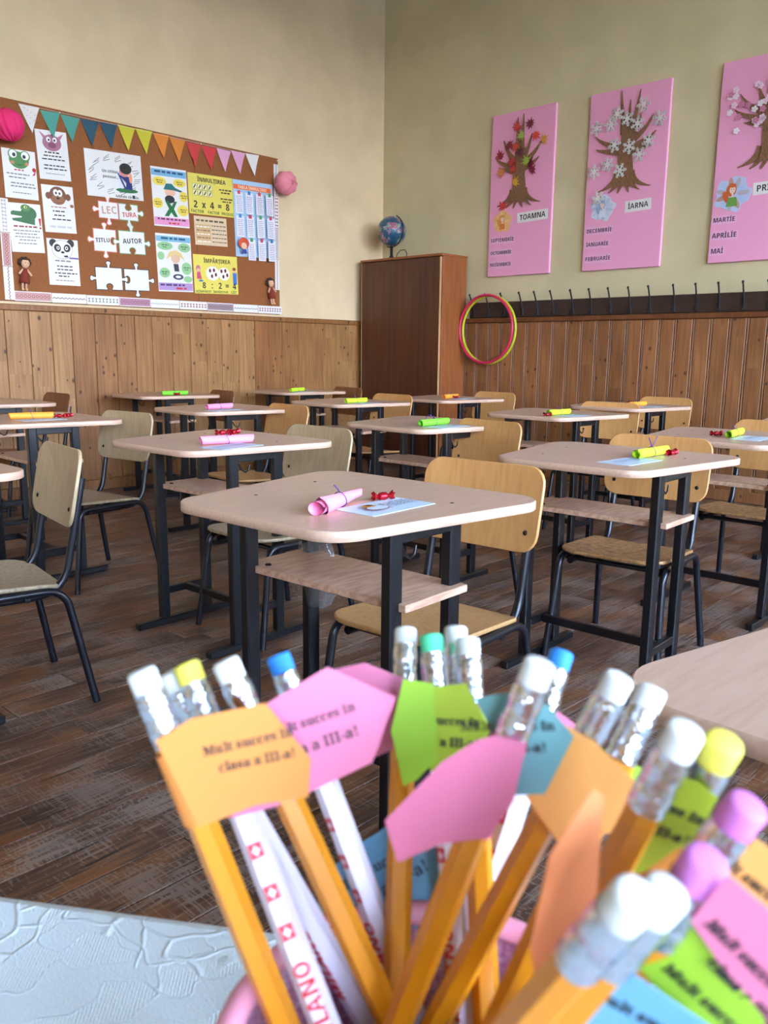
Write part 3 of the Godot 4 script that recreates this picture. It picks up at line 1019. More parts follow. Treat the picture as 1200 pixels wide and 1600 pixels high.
	sh = [["r", rgb(130, 182, 206), 0.0, 0.57, 0.98, 0.13], ["r", rgb(176, 144, 190), 0.0, -0.57, 0.98, 0.18], ["e", rgb(150, 196, 140), -0.25, 0.40, 0.22, 0.10], ["e", rgb(150, 196, 140), 0.30, 0.38, 0.18, 0.11], ["e", rgb(150, 196, 140), -0.38, 0.16, 0.10, 0.10], ["e", rgb(150, 196, 140), 0.34, -0.12, 0.15, 0.15], ["e", rgb(150, 196, 140), -0.30, -0.24, 0.15, 0.12], ["e", rgb(150, 196, 140), 0.36, -0.38, 0.13, 0.08], ["e", rgb(222, 180, 150), 0.03, 0.12, 0.13, 0.13], ["p", rgb(226, 196, 130), [-0.24, 0.08, -0.14, 0.26, 0.03, 0.31, 0.2, 0.25, 0.3, 0.06, 0.18, 0.14, 0.03, 0.2, -0.12, 0.15]], ["p", rgb(60, 60, 66), [-0.04, -0.02, 0.1, -0.02, 0.12, -0.2, -0.02, -0.2]], ["e", rgb(60, 66, 92), 0.08, -0.33, 0.15, 0.07], ["e", rgb(240, 240, 240), 0.08, -0.33, 0.08, 0.03]] + bars(0, 0.58, 0.7, 0.05, rgb(40, 90, 120), 61) + bars(-0.1, -0.53, 0.7, 0.045, rgb(80, 50, 110), 62) + bars(0.15, -0.61, 0.3, 0.045, rgb(200, 60, 60), 63)
	for q in [[-0.25, 0.40], [0.30, 0.38], [0.34, -0.12], [-0.30, -0.24]]:
		sh += bars(q[0], q[1] + 0.02, 0.2, 0.022, rgb(60, 100, 60), 64) + bars(q[0], q[1] - 0.03, 0.14, 0.022, rgb(60, 100, 60), 65)
	paper("subject_poster", "division poster with a fair-haired girl and green bubbles", "poster", 3.897, 1.723, 0.328, 0.453, 1.8, M.paper, sh, "arithmetic posters")
	sh = []
	for i in 4:
		for j in 2:
			sh += [["r", rgb(60, 70, 30), -0.36 + i * 0.11, 0.13 - j * 0.11, 0.10, 0.10], ["r", rgb(232, 226, 170), -0.36 + i * 0.11, 0.13 - j * 0.11, 0.092, 0.092], ["r", K, -0.36 + i * 0.11, 0.13 - j * 0.11, 0.02, 0.08, -35]]
	sh += bars(0.32, 0.12, 0.28, 0.022, K, 71) + bars(0.32, 0.07, 0.2, 0.022, K, 72) + bars(0.34, -0.04, 0.28, 0.022, K, 73) + bars(0.34, -0.09, 0.2, 0.022, K, 74)
	t = paper("subject_poster", "yellow multiplication poster with eight small boxes and a sum", "poster", 4.274, 2.3, 0.447, 0.318, 2.0, M.paper_y, sh, "arithmetic posters")
	letters_on(t, 0.458, [["ÎNMULŢIREA", 0.62, 0.02, 0.25, K], ["2  x  4  =  8", 0.78, 0.0, -0.18, K], ["FACTOR", 0.27, -0.32, -0.30, rgb(30, 80, 30)], ["FACTOR", 0.25, 0.03, -0.30, rgb(30, 80, 30)], ["PRODUS", 0.26, 0.34, -0.30, rgb(30, 80, 30)]])
	sh = [["r", rgb(212, 176, 128), -0.24, -0.05, 0.46, 0.42]]
	for i in 5:
		sh += bars(-0.24, 0.1 - i * 0.09, 0.4, 0.03, rgb(240, 232, 220) if i % 2 == 0 else rgb(150, 110, 70), 80 + i)
		sh += bars(0.25, 0.14 - i * 0.10, 0.46, 0.022, rgb(90, 70, 60), 90 + i)
	sh += bars(0.0, 0.25, 0.9, 0.045, rgb(96, 84, 50), 99)
	paper("subject_poster", "small cream sheet of multiplication properties between two yellow posters", "poster", 4.262, 2.01, 0.326, 0.23, 2.0, M.paper_cream, sh, "arithmetic posters")
	sh = [["e", rgb(196, 110, 130), -0.40, 0.10, 0.05, 0.06], ["p", rgb(206, 80, 110), [-0.43, 0.05, -0.36, 0.05, -0.33, -0.09, -0.44, -0.09]], ["e", rgb(226, 178, 150), -0.40, 0.07, 0.035, 0.035], ["e", rgb(60, 120, 150), -0.35, -0.12, 0.05, 0.02], ["e", rgb(226, 178, 150), 0.42, 0.09, 0.035, 0.04], ["e", rgb(150, 70, 40), 0.42, 0.12, 0.04, 0.03], ["r", rgb(60, 110, 190), 0.43, -0.06, 0.09, 0.22], ["e", rgb(236, 234, 220), -0.08, 0.02, 0.15, 0.13], ["e", rgb(236, 234, 220), 0.18, 0.02, 0.13, 0.12]]
	for c in [-0.08, 0.18]:
		for q in [[-0.06, 0.05], [0.03, 0.06], [-0.02, -0.05], [0.07, -0.02]]:
			sh.append(["e", rgb(110, 20, 50), c + q[0], 0.02 + q[1], 0.025, 0.035])
	t = paper("subject_poster", "yellow division poster with two rings of plums and a sum", "poster", 4.303, 1.66, 0.449, 0.317, 1.7, M.paper_y, sh, "arithmetic posters")
	letters_on(t, 0.459, [["ÎMPĂRŢIREA", 0.60, 0.03, 0.24, K], ["8   :   2  =  4", 0.76, 0.06, -0.20, K], ["DEÎMPĂRŢIT", 0.33, -0.30, -0.31, rgb(30, 80, 30)], ["ÎMPĂRŢITOR", 0.33, 0.08, -0.31, rgb(30, 80, 30)], ["CÂT", 0.12, 0.38, -0.31, rgb(30, 80, 30)]])
	sh = [["r", rgb(232, 110, 50), -0.02, 0.60, 0.94, 0.09]]
	for i in 4:
		for j in 3:
			if j == 2 and i == 0:
				continue
			var cx := -0.36 + i * 0.24
			var cy := 0.30 - j * 0.45
			sh += [["r", rgb(228, 226, 234), cx, cy, 0.19, 0.40], ["r", [rgb(206, 70, 100), rgb(60, 130, 190), rgb(206, 70, 80), rgb(80, 150, 90)][(i + j) % 4], cx, cy + 0.20, 0.07, 0.07]]
			for k in 9:
				sh += bars(cx, cy + 0.12 - k * 0.035, 0.13, 0.012, rgb(150, 140, 160), i * 9 + k + j)
	sh += [["e", rgb(206, 80, 50), -0.36, -0.48, 0.13, 0.11], ["e", rgb(230, 190, 160), -0.36, -0.53, 0.07, 0.06], ["p", rgb(60, 70, 140), [-0.41, -0.6, -0.31, -0.6, -0.29, -0.68, -0.43, -0.68]]]
	t = paper("subject_poster", "pale blue times-table poster with columns and an orange heading", "poster", 4.722, 2.156, 0.433, 0.633, 1.9, M.paper_b, sh, "arithmetic posters")
	letters_on(t, 0.443, [["TABLA ÎNMULŢIRII", 0.7, -0.02, 0.585, rgb(245, 220, 190)]])
	# bunting
	var cols := [["white dotted", rgb(226, 218, 212)], ["teal", rgb(72, 150, 134)], ["teal", rgb(72, 150, 134)], ["navy", rgb(26, 74, 92)], ["navy", rgb(26, 74, 92)], ["olive yellow", rgb(196, 186, 40)], ["olive yellow", rgb(196, 186, 40)], ["orange", rgb(216, 128, 40)], ["orange", rgb(216, 128, 40)], ["red", rgb(200, 58, 56)], ["red", rgb(206, 50, 60)], ["pale pink", rgb(224, 160, 190)], ["pale pink", rgb(224, 160, 190)], ["plain white", rgb(230, 224, 218)]]
	var where := ["starting the bunting over the pig sheet", "next to the white dotted pennant", "next to the navy pennants", "next to the teal pennants", "next to the yellow pennants", "next to the navy pennants", "next to the orange pennants", "next to the yellow pennants", "next to the red pennants", "next to the orange pennants", "next to the pink pennants", "next to the red pennants", "next to the plain white pennant", "ending the bunting near the rose paper ball"]
	for i in 14:
		var s := 2.766 + i * 0.1496
		var p := thing("bunting_pennant", "%s paper pennant %s" % [cols[i][0], where[i]], "pennant", Vector3.ZERO, 0, "paper bunting pennants on the board")
		p.transform = on_left(s, 2.690 - 0.010 * sin(i * 0.8), 0.0, 1.0 + 2.0 * sin(i * 2.1))
		var st := new_st()
		st.set_smooth_group(1)
		for k in 6:
			var u0 := k / 6.0
			var u1 := (k + 1) / 6.0
			var f := func(u: float, sx: float, d: float) -> Vector3: return Vector3(sx * 0.073 * (1.0 - u), -0.18 * u, 0.003 + 0.020 * u * u + d)
			for d in [0.0, 0.0008]:
				quad(st, f.call(u0, -1.0, d), f.call(u0, 1.0, d), f.call(u1, 1.0, d), f.call(u1, -1.0, d), Vector3(0, 0, 1 if d > 0 else -1))
		obj("paper", done(st), mat(cols[i][1], 0.6), p)
		if i == 0:
			var dots := []
			for k in 9:
				dots.append(["e", K, -0.04 + 0.02 * (k % 4) + 0.004 * k, -0.02 - 0.012 * k, 0.0025, 0.0025])
			var ds := ink(p, dots, 1.0, 0.0, "printed_dots")
			ds.position.z = 0.012
	var stc := new_st()
	var cord := []
	for k in 15:
		cord.append(on_left(2.69 + k * 0.1496, 2.692, 0.003).origin)
	tube(stc, cord, 0.0012, 5)
	tag(obj("bunting_string", done(stc), M.frame_white), "thin string carrying the paper pennants along the board top", "string")
	# folk pattern borders
	var strips := [["bottom", 3.02, 5.60], ["side", 0.0, 0.0], ["edge", 0.0, 0.0]]
	var pats := [rgb(150, 70, 60), rgb(120, 116, 120), rgb(176, 160, 160), rgb(96, 60, 70), rgb(130, 50, 80)]
	for q in 3:
		var bt := thing("folk_border", ["long white border strip with red folk motifs along the board foot", "upright folk-motif border strip beneath the rose paper ball", "upright red folk-motif strip beside the crocodile sheet"][q], "border")
		var n: int = [9, 4, 3][q]
		for i in n:
			var seg := 0.272
			var xf: Transform3D
			if q == 0:
				xf = on_left(2.57 + seg * (i + 0.5), 1.393, 0.0012, 0.4)
			elif q == 1:
				xf = on_left(4.972, 2.66 - seg * (i + 0.5), 0.0012, 90)
			else:
				xf = on_left(2.538, 2.05 - 0.23 * (i + 0.5), 0.0012, 90)
				seg = 0.23
			var hh := 0.068 if q != 1 else 0.05
			var piece := obj("pattern_strip", box_mesh(Vector3(seg - 0.004, hh, 0.0016), 0.0004), M.paper, bt, xf)
			var a := []
			var c: Color = pats[(i * 3 + q) % 5]
			var m := 9
			if (i + q) % 3 == 0:
				a.append(["r", c.lerp(Color.WHITE, 0.35), 0, 0, seg * 0.96, hh * 0.8])
			for k in m:
				var x := (k - (m - 1) * 0.5) * seg * 0.95 / m
				match (i + q) % 3:
					0: a += [["r", c, x, 0, 0.017, 0.017, 45], ["r", rgb(225, 215, 205), x, 0, 0.007, 0.007, 45]]
					1: a += [["r", c, x - 0.006, 0, 0.02, 0.005, 35], ["r", c, x + 0.006, 0, 0.02, 0.005, -35]]
					2: a += [["r", c, x, 0.012, 0.018, 0.006], ["r", c, x, -0.012, 0.018, 0.006], ["r", c, x, 0, 0.006, 0.022]]
			var pr := ink(piece, a, 1.0, 0.0009, "printed_pattern")

func pleated_ball(called: String, label: String, s: float, y: float, d: float, r: float, m: Material, ribs: int, axis_up: bool) -> void:
	var t := thing(called, label, "paper ball")
	t.transform = on_left(s, y, d, 0)
	var st := new_st()
	var nu := ribs * 4
	var nv := 14
	var rings := []
	for i in nv + 1:
		var th := PI * (i + 0.02) / (nv + 0.04)
		var ring := []
		for k in nu:
			var a := TAU * k / nu
			var rr := r * (1.0 - 0.10 * (0.5 + 0.5 * cos(a * ribs)) + 0.02 * sin(a * 3.0 + i))
			var v := Vector3(sin(th) * cos(a), cos(th), sin(th) * sin(a)) * rr
			ring.append(v if axis_up else Vector3(v.x, v.z, v.y))
		rings.append(ring)
	loft_tube(st, rings)
	obj("tissue", done(st), m, t, Transform3D(Basis(Vector3.BACK, 0.3), Vector3.ZERO))

func rag_doll(label: String, s: float, y: float, k: float, dress: Color) -> void:
	var t := thing("rag_doll", label, "doll", Vector3.ZERO, 0)
	t.transform = on_left(s, y, 0.035, -6 * k)
	var st := new_st()
	lathe(st, [Vector2(0.0, 0.105), Vector2(0.016, 0.10), Vector2(0.022, 0.07), Vector2(0.034, 0.02), Vector2(0.036, 0.0), Vector2(0.0, 0.0)], 16)
	obj("dress", done(st), mat(dress, 0.9), t, at(0, -0.06, 0))
	st = new_st()
	lathe(st, [Vector2(0.001, 0.034), Vector2(0.02, 0.028), Vector2(0.03, 0.008), Vector2(0.028, -0.012), Vector2(0.012, -0.03), Vector2(0.001, -0.032)], 16)
	var head := obj("head", done(st), M.skin, t, at(0, 0.075, 0))
	ink(head, [["e", rgb(40, 30, 30), -0.010, 0.004, 0.003, 0.004], ["e", rgb(40, 30, 30), 0.010, 0.004, 0.003, 0.004], ["r", rgb(170, 60, 60), 0, -0.012, 0.010, 0.002]], 1.0, 0.0305, "face")
	st = new_st()
	for a in 9:
		var q := TAU * a / 9
		lathe(st, [Vector2(0.001, 0.017), Vector2(0.015, 0.007), Vector2(0.015, -0.008), Vector2(0.001, -0.017)], 8, at(cos(q) * 0.033, 0.010 + sin(q) * 0.026 * (1.0 if sin(q) > 0 else 0.8), -0.006))
	lathe(st, [Vector2(0.001, 0.016), Vector2(0.022, 0.008), Vector2(0.026, -0.006), Vector2(0.001, -0.01)], 10, at(0, 0.03, -0.002))
	obj("hair", done(st), M.hair, head)
	for q in [-1.0, 1.0]:
		st = new_st()
		tube(st, [Vector3(q * 0.014, 0.035, 0), Vector3(q * 0.034, 0.012, 0.008), Vector3(q * 0.044, -0.004, 0.012)], 0.008, 8)
		obj("arm", done(st), M.skin, t)
		st = new_st()
		tube(st, [Vector3(q * 0.012, -0.055, 0), Vector3(q * 0.013, -0.10, 0.004), Vector3(q * 0.015, -0.104, 0.016)], 0.008, 8)
		obj("leg", done(st), M.skin, t)

# ------------------------------------------------------------------ season boards
func limb(st: SurfaceTool, pts: Array, w0: float, w1: float, z: float, xf := Transform3D()) -> void:
	# flat tapering branch cut from card
	var l := PackedVector2Array()
	var r := PackedVector2Array()
	for i in pts.size():
		var p: Vector2 = pts[i]
		var d: Vector2 = (pts[mini(i + 1, pts.size() - 1)] - pts[maxi(i - 1, 0)]).normalized()
		var n := Vector2(-d.y, d.x) * lerpf(w0, w1, float(i) / (pts.size() - 1)) * 0.5
		l.append(p + n)
		r.append(p - n)
	r.reverse()
	l.append_array(r)
	slab(st, l, 0.0, z, xf)

func curve2(a: Vector2, b: Vector2, c: Vector2) -> Array:
	var p := []
	for i in 8:
		var t := i / 7.0
		p.append(a * (1 - t) * (1 - t) + b * 2 * t * (1 - t) + c * t * t)
	return p

func card_tree(parent: Node, cx: float, base: float, k: float, ends: Array) -> void:
	var st := new_st()
	var xf := Transform3D(Basis().scaled(Vector3(k, k, 1)), Vector3(cx, base, 0.0138))
	limb(st, [Vector2(0, 0.02), Vector2(0.01, 0.12), Vector2(0.0, 0.24), Vector2(0.01, 0.36), Vector2(0.015, 0.46)], 0.15, 0.09, 0.012, xf)
	for e in [[-0.22, 0.0], [-0.13, -0.02], [-0.05, -0.03], [0.05, -0.03], [0.14, -0.02], [0.23, 0.0]]:
		limb(st, curve2(Vector2(e[0] * 0.25, 0.12), Vector2(e[0] * 0.35, 0.03), Vector2(e[0], e[1])), 0.07, 0.004, 0.010, xf)
	for e in ends:
		var b := Vector2(e[0], e[1])
		var s := Vector2(signf(e[0]) * 0.02, 0.28 + 0.14 * clampf((e[1] - 0.35) / 0.4, 0.0, 1.0))
		limb(st, curve2(s, Vector2(b.x * 0.75, lerpf(s.y, b.y, 0.35)), b), 0.06, 0.004, 0.009 + absf(e[0]) * 0.004, xf)
	obj("card_tree", done(st), M.bark, parent)

func maple_leaf() -> ArrayMesh:
	var p := PackedVector2Array()
	var r := [1.0, 0.45, 0.8, 0.38, 0.95, 0.42, 0.7, 0.35, 0.6, 0.3, 0.6, 0.35, 0.7, 0.42, 0.95, 0.38, 0.8, 0.45]
	for i in r.size():
		var t := PI / 2 + TAU * i / r.size()
		p.append(Vector2(cos(t), sin(t)) * r[i] * 0.060)
	return slab_mesh(p, 0.0, 0.002)

func snowflake() -> ArrayMesh:
	var st := new_st()
	for i in 6:
		var xf := Transform3D(Basis(Vector3.BACK, PI / 3 * i), Vector3.ZERO)
		bx(st, Vector3(0.012, 0.058, 0.003), xf * at(0, 0.029, 0.0015), 0.0)
		bx(st, Vector3(0.030, 0.009, 0.003), xf * at(0, 0.036, 0.0015), 0.0)
		bx(st, Vector3(0.022, 0.008, 0.003), xf * at(0, 0.051, 0.0015), 0.0)
	slab(st, ellipse(0, 0, 0.016, 0.016, 12), 0.0, 0.0035)
	return done(st)

func blossom() -> ArrayMesh:
	var st := new_st()
	for i in 5:
		var a := TAU * i / 5
		slab(st, ellipse(cos(a) * 0.013, sin(a) * 0.013, 0.011, 0.009, 10, a), 0.0, 0.003)
	return done(st)

func season_board(label: String, x0: float, x1: float, y0: float, y1: float, title: String, tx: float, ty: float, tw: float, months: Array, mx: float, my: Array) -> Node3D:
	var t := thing("season_board", label, "board", Vector3((x0 + x1) * 0.5, (y0 + y1) * 0.5, ZB + 0.016), 0, "pink season boards on the wall")
	var w := x1 - x0
	var h := y1 - y0
	obj("panel", box_mesh(Vector3(w, h, 0.028), 0.003), M.pinkboard, t)
	var strip := obj("title_strip", box_mesh(Vector3(tw + 0.05, 0.085, 0.0015), 0.0003), M.paper, t, Transform3D(Basis(Vector3.BACK, 0.03), Vector3(tx, ty, 0.0148)))
	txt(strip, title, tw, rgb(36, 32, 36), Vector3(0, -0.0, 0.001))
	for i in 3:
		var mw: float = 0.023 * months[i].length() + 0.02
		var ms := obj("month_strip", box_mesh(Vector3(mw + 0.02, 0.06, 0.001), 0.0002), M.pink_strip, t, at(mx + mw * 0.5, my[i], 0.0146))
		txt(ms, months[i], mw, rgb(40, 34, 40), Vector3(0, 0, 0.0008))
	return t

func figure_card(t: Node, x: float, y: float, w: float, cols: Array, kind: int) -> void:
	# a glued-on paper cut-out of a plain little fairy-like figure
	var o := PackedVector2Array()
	for k in 28:
		var a := TAU * k / 28
		var r := w * (0.44 + 0.05 * sin(a * 5.0 + kind) + 0.03 * sin(a * 9.0))
		o.append(Vector2(cos(a), sin(a) * 0.92) * r)
	var c := obj("picture_card", slab_mesh(o, 0.0, 0.003), mat(cols[0], 0.5), t, at(x, y, 0.0141))
	var a := []
	for i in 11:
		var q := TAU * i / 11 + 0.3 * kind
		a.append(["e", (cols[1] as Color).lerp(cols[2], 0.25 * (i % 3)), cos(q) * 0.27, sin(q) * 0.25, 0.15, 0.06, rad_to_deg(q)])
	a += [["e", cols[2], -0.03, 0.10, 0.13, 0.16], ["e", cols[2], -0.16, -0.06, 0.07, 0.15, 25], ["e", rgb(236, 206, 190), 0.0, 0.10, 0.075, 0.095], ["r", rgb(236, 206, 190), 0.01, -0.04, 0.05, 0.1], ["p", cols[3], [-0.09, -0.08, 0.11, -0.08, 0.15, -0.3, -0.14, -0.3]], ["e", rgb(90, 70, 60), -0.025, 0.11, 0.011, 0.011], ["e", rgb(90, 70, 60), 0.03, 0.11, 0.011, 0.011], ["r", rgb(190, 90, 90), 0.0, 0.055, 0.03, 0.008], ["e", cols[2], 0.0, 0.2, 0.09, 0.05]]
	ink(c, a, w, 0.003)

# ------------------------------------------------------------------ pencils
func pencil(tip: Vector3, top: Vector3, body: String, eraser: String, label: String, print_on := [0.0]) -> Node3D:
	var t := thing("pencil", label, "pencil", Vector3.ZERO, 0, "rubber-tipped pencils standing in the glitter cup")
	var a := (top - tip).normalized()
	var hint := Vector3(0.6, 0.5, 0.62)
	var n := (hint - a * hint.dot(a)).normalized()
	t.transform = Transform3D(Basis(a.cross(n), a, n), tip)
	var L := (top - tip).length()
	var hex := func(r: float, y: float) -> Array: return circle(r, 6, Vector3(0, y, 0), Vector3.RIGHT, Vector3.BACK)
	var y1 := L - 0.0205
	var st := new_st()
	loft_tube(st, [hex.call(0.0037, 0.020), hex.call(0.0039, 0.021), hex.call(0.0039, y1 + 0.001)], true, false)
	t.set_meta("barrel_top", y1 - 0.001)
	var barrel := obj("barrel", done(st), M[body], t)
	st = new_st()
	lathe(st, [Vector2(0.0011, 0.005), Vector2(0.0036, 0.0205)], 12)
	obj("sharpened_wood", done(st), M.pen_wood, t)
	st = new_st()
	lathe(st, [Vector2(0.0, 0.0), Vector2(0.0011, 0.005)], 10)
	obj("lead", done(st), M.graphite, t)
	st = new_st()
	var pr := []
	for q in [[0.0040, 0.0], [0.0041, 0.0012], [0.0038, 0.0018], [0.0041, 0.0026], [0.0041, 0.0052], [0.0037, 0.0060], [0.0041, 0.0068], [0.0037, 0.0076], [0.0041, 0.0084], [0.0041, 0.0128], [0.0038, 0.0136], [0.0040, 0.0146]]:
		pr.append(Vector2(q[0], y1 + q[1]))
	lathe(st, pr, 20)
	obj("ferrule", done(st), M.alu, t)
	st = new_st()
	lathe(st, [Vector2(0.0037, y1 + 0.0138), Vector2(0.0038, L - 0.0012), Vector2(0.0034, L - 0.0003), Vector2(0.0026, L), Vector2(0.0, L + 0.0001)], 20)
	obj("eraser", done(st), M[eraser], t)
	if body == "pen_white":
		# printed crosses and maker's name along one flat
		for y in [L - 0.0535, L - 0.065, L - 0.0757]:
			for f in print_on:
				var holder := Basis(Vector3.UP, f * PI / 3)
				var o := ink(barrel, [["r", rgb(200, 30, 48), 0, 0, 0.0038, 0.0042], ["r", rgb(240, 236, 240), 0, 0, 0.0022, 0.0007], ["r", rgb(240, 236, 240), 0, 0, 0.0007, 0.0024]], 1.0, 0.0, "printed_cross")
				o.transform = Transform3D(holder, holder * Vector3(0, y, 0.00342))
		for f in print_on:
			var hb := Basis(Vector3.UP, f * PI / 3)
			var o2 := txt(barrel, "MILANO", 0.024, rgb(200, 30, 48), Vector3.ZERO)
			o2.transform = Transform3D(hb * Basis(Vector3.BACK, PI / 2), hb * Vector3(0, L - 0.096, 0.00342))
	return t

func paper_tag(p: Node3D, col: String, off: float, phi: float, pts: Array, lines: Array) -> void:
	var pl := PackedVector2Array()
	var lo := 1e9
	var hi := -1e9
	for i in range(0, pts.size(), 2):
		pl.append(Vector2(pts[i], pts[i + 1]) * 0.001)
	for k in pl.size():
		var a := pl[k]
		var b := pl[(k + 1) % pl.size()]
		if (a.x > 0.0) != (b.x > 0.0):
			var y := lerpf(a.y, b.y, a.x / (a.x - b.x))
			lo = minf(lo, y)
			hi = maxf(hi, y)
	var hb := Basis(Vector3.UP, deg_to_rad(phi))
	var st := new_st()
	var z := off * 0.001
	slab(st, pl, z - 0.0001, z + 0.0001)
	var top_: float = p.get_meta("barrel_top")
	hi = minf(hi, top_)
	if hi > lo and off > 0.0:
		# the fold that goes round the barrel
		var rings := []
		for y in [lo + 0.0005, hi - 0.0005]:
			rings.append(circle(0.0045, 18, Vector3(0, y, 0), Vector3.RIGHT, Vector3.BACK))
		loft_tube(st, rings, false)
	var o := obj("paper_tag", done(st), M[col], p, Transform3D(hb, Vector3.ZERO))
	for l in lines:
		txt(o, l[0], l[4] * 0.001, rgb(34, 30, 34), Vector3(l[1] * 0.001, l[2] * 0.001, z + 0.0002), l[3], "Droid Serif")

# ------------------------------------------------------------------ the room
func window(n: int, zc: float, w: float, y0: float, y1: float) -> void:
	var t := Node3D.new()
	add(t, "window_%d" % n)
	t.set_meta("kind", "structure")
	t.position = Vector3(XR + 0.12, 0, zc)
	var st := new_st()
	var h := y1 - y0
	for s in [-1.0, 1.0]:
		bx(st, Vector3(0.08, h, 0.07), at(0, (y0 + y1) * 0.5, s * (w * 0.5 - 0.035)))
	bx(st, Vector3(0.08, 0.07, w), at(0, y0 + 0.035, 0))
	bx(st, Vector3(0.08, 0.07, w), at(0, y1 - 0.035, 0))
	bx(st, Vector3(0.07, h - 0.1, 0.07), at(0, (y0 + y1) * 0.5, 0))
	bx(st, Vector3(0.07, 0.07, w - 0.1), at(0, y0 + h * 0.66, 0))
	obj("window_frame", done(st), M.frame_white, t)
	for s in [-1.0, 1.0]:
		obj("pane", box_mesh(Vector3(0.004, h * 0.66 - 0.06, w * 0.5 - 0.09), 0.0), M.pane, t, at(0, y0 + 0.02 + h * 0.33, s * (w * 0.25)))
		obj("pane", box_mesh(Vector3(0.004, h * 0.34 - 0.08, w * 0.5 - 0.09), 0.0), M.pane, t, at(0, y0 + h * 0.83 - 0.015, s * (w * 0.25)))
	obj("window_sill", box_mesh(Vector3(0.22, 0.03, w + 0.1), 0.004), M.frame_white, t, at(-0.12, y0 - 0.015, 0))

func build_room() -> void:
	var rr := RandomNumberGenerator.new()
	rr.seed = 17
	var fl := struct("floor", box_mesh(Vector3(XR - XL + 0.5, 0.2, ZF - ZB + 0.5), 0.0), M.slab, self, at((XL + XR) * 0.5, -0.122 + FY, (ZB + ZF) * 0.5))
	var pw := 0.128
	var nx := int((1.1 - XL) / pw)
	var lens := [1.9, 2.35, 2.8]
	for i in nx:
		var z := ZB
		var first := true
		while z < 1.2 - 0.01:
			var l: float = lens[rr.randi() % 3]
			if first:
				l *= [0.4, 0.7, 1.0][i % 3]
				first = false
			l = snappedf(minf(l, 1.2 - z), 0.05)
			if 1.2 - z - l < 0.3:
				l = 1.2 - z
			obj("floor_plank", box_mesh(Vector3(pw - 0.003, 0.022, l - 0.003), 0.0016), M.board[rr.randi() % 5], fl, at(XL + pw * (i + 0.5) - fl.position.x, FY - 0.011 + rr.randf_range(-0.0008, 0.0) - fl.position.y, z + l * 0.5 - fl.position.z))
			z += l
	struct("ceiling", box_mesh(Vector3(XR - XL + 0.6, 0.2, ZF - ZB + 0.6), 0.0), M.ceiling, self, at((XL + XR) * 0.5, HT + 0.1, (ZB + ZF) * 0.5))
	var wl := struct("wall_left", box_mesh(Vector3(0.3, HT + 0.4, ZF - ZB + 0.6), 0.0), M.wall_a, self, at(XL - 0.15, HT * 0.5 - 0.2, (ZB + ZF) * 0.5))
	var wb := struct("wall_back", box_mesh(Vector3(XR - XL + 0.6, HT + 0.4, 0.3), 0.0), M.wall_b, self, at((XL + XR) * 0.5, HT * 0.5 - 0.2, ZB - 0.15))
	struct("wall_front", box_mesh(Vector3(XR - XL + 0.6, HT + 0.4, 0.3), 0.0), M.wall_a, self, at((XL + XR) * 0.5, HT * 0.5 - 0.2, ZF + 0.15))
	# window wall with openings
	var st := new_st()
	var y0 := 0.95
	var y1 := 4.1
	var ws := [[-4.9, 1.9], [-2.2, 1.9], [0.5, 1.9], [3.2, 1.9]]
	var len_ := ZF - ZB
	bx(st, Vector3(0.3, y0 + 0.4, len_), at(0, y0 * 0.5 - 0.2, (ZB + ZF) * 0.5), 0.0)
	bx(st, Vector3(0.3, HT - y1, len_), at(0, (HT + y1) * 0.5, (ZB + ZF) * 0.5), 0.0)
	var z0 := ZB
	for w in ws + [[ZF + 0.5, 1.0]]:
		var z1: float = w[0] - w[1] * 0.5
		bx(st, Vector3(0.3, y1 - y0, z1 - z0), at(0, (y0 + y1) * 0.5, (z0 + z1) * 0.5), 0.0)
		z0 = w[0] + w[1] * 0.5
	struct("wall_right", done(st), M.wall_b, self, at(XR + 0.15, 0, 0))
	for i in 4:
		window(i + 1, ws[i][0], ws[i][1], y0, y1)
	struct("ground", box_mesh(Vector3(60, 0.2, 60), 0.0), M.ground, self, at(XR + 31, -0.9, 0))
	# wainscot of pine boards
	var z := ZB
	var k := 0
	while z < -1.0:
		var w: float = [0.155, 0.165, 0.175, 0.185][k * 5 % 4]
		obj("plank", box_mesh(Vector3(0.018, 1.277, w - 0.0035), 0.003), M.pine[k * 3 % 10], wl, at(XL + 0.009 - wl.position.x, 0.6515 - wl.position.y, z + w * 0.5 - wl.position.z))
		z += w
		k += 1
	obj("cap_rail", box_mesh(Vector3(0.036, 0.045, 6.2), 0.006), M.pine[4], wl, at(XL + 0.018 - wl.position.x, 1.312 - wl.position.y, ZB + 3.1 - wl.position.z))
	obj("skirting", box_mesh(Vector3(0.026, 0.09, 6.2), 0.006), M.pine[7], wl, at(XL + 0.013 - wl.position.x, 0.045 + FY - wl.position.y, ZB + 3.1 - wl.position.z))
	var x := XL + 0.02
	k = 0
	var bead := new_st()
	bx(bead, Vector3(0.012, 1.29, 0.012), Transform3D(), 0.004)
	var bead_mesh := done(bead)
	while x < -0.6:
		var w: float = [0.138, 0.146, 0.130, 0.142][k * 3 % 4]
		obj("plank", box_mesh(Vector3(w - 0.024, 1.29, 0.016), 0.003), M.pine_back[k * 7 % 10], wb, at(x + (w - 0.02) * 0.5 - wb.position.x, 0.658 - wb.position.y, ZB + 0.008 - wb.position.z))
		obj("bead", bead_mesh, M.pine_back[(k * 7 + 3) % 10], wb, at(x + w - 0.010 - wb.position.x, 0.658 - wb.position.y, ZB + 0.008 - wb.position.z))
		x += w
		k += 1
	obj("cap_rail", box_mesh(Vector3(5.6, 0.042, 0.036), 0.006), M.cap_back, wb, at(XL + 2.8 - wb.position.x, 1.325 - wb.position.y, ZB + 0.018 - wb.position.z))
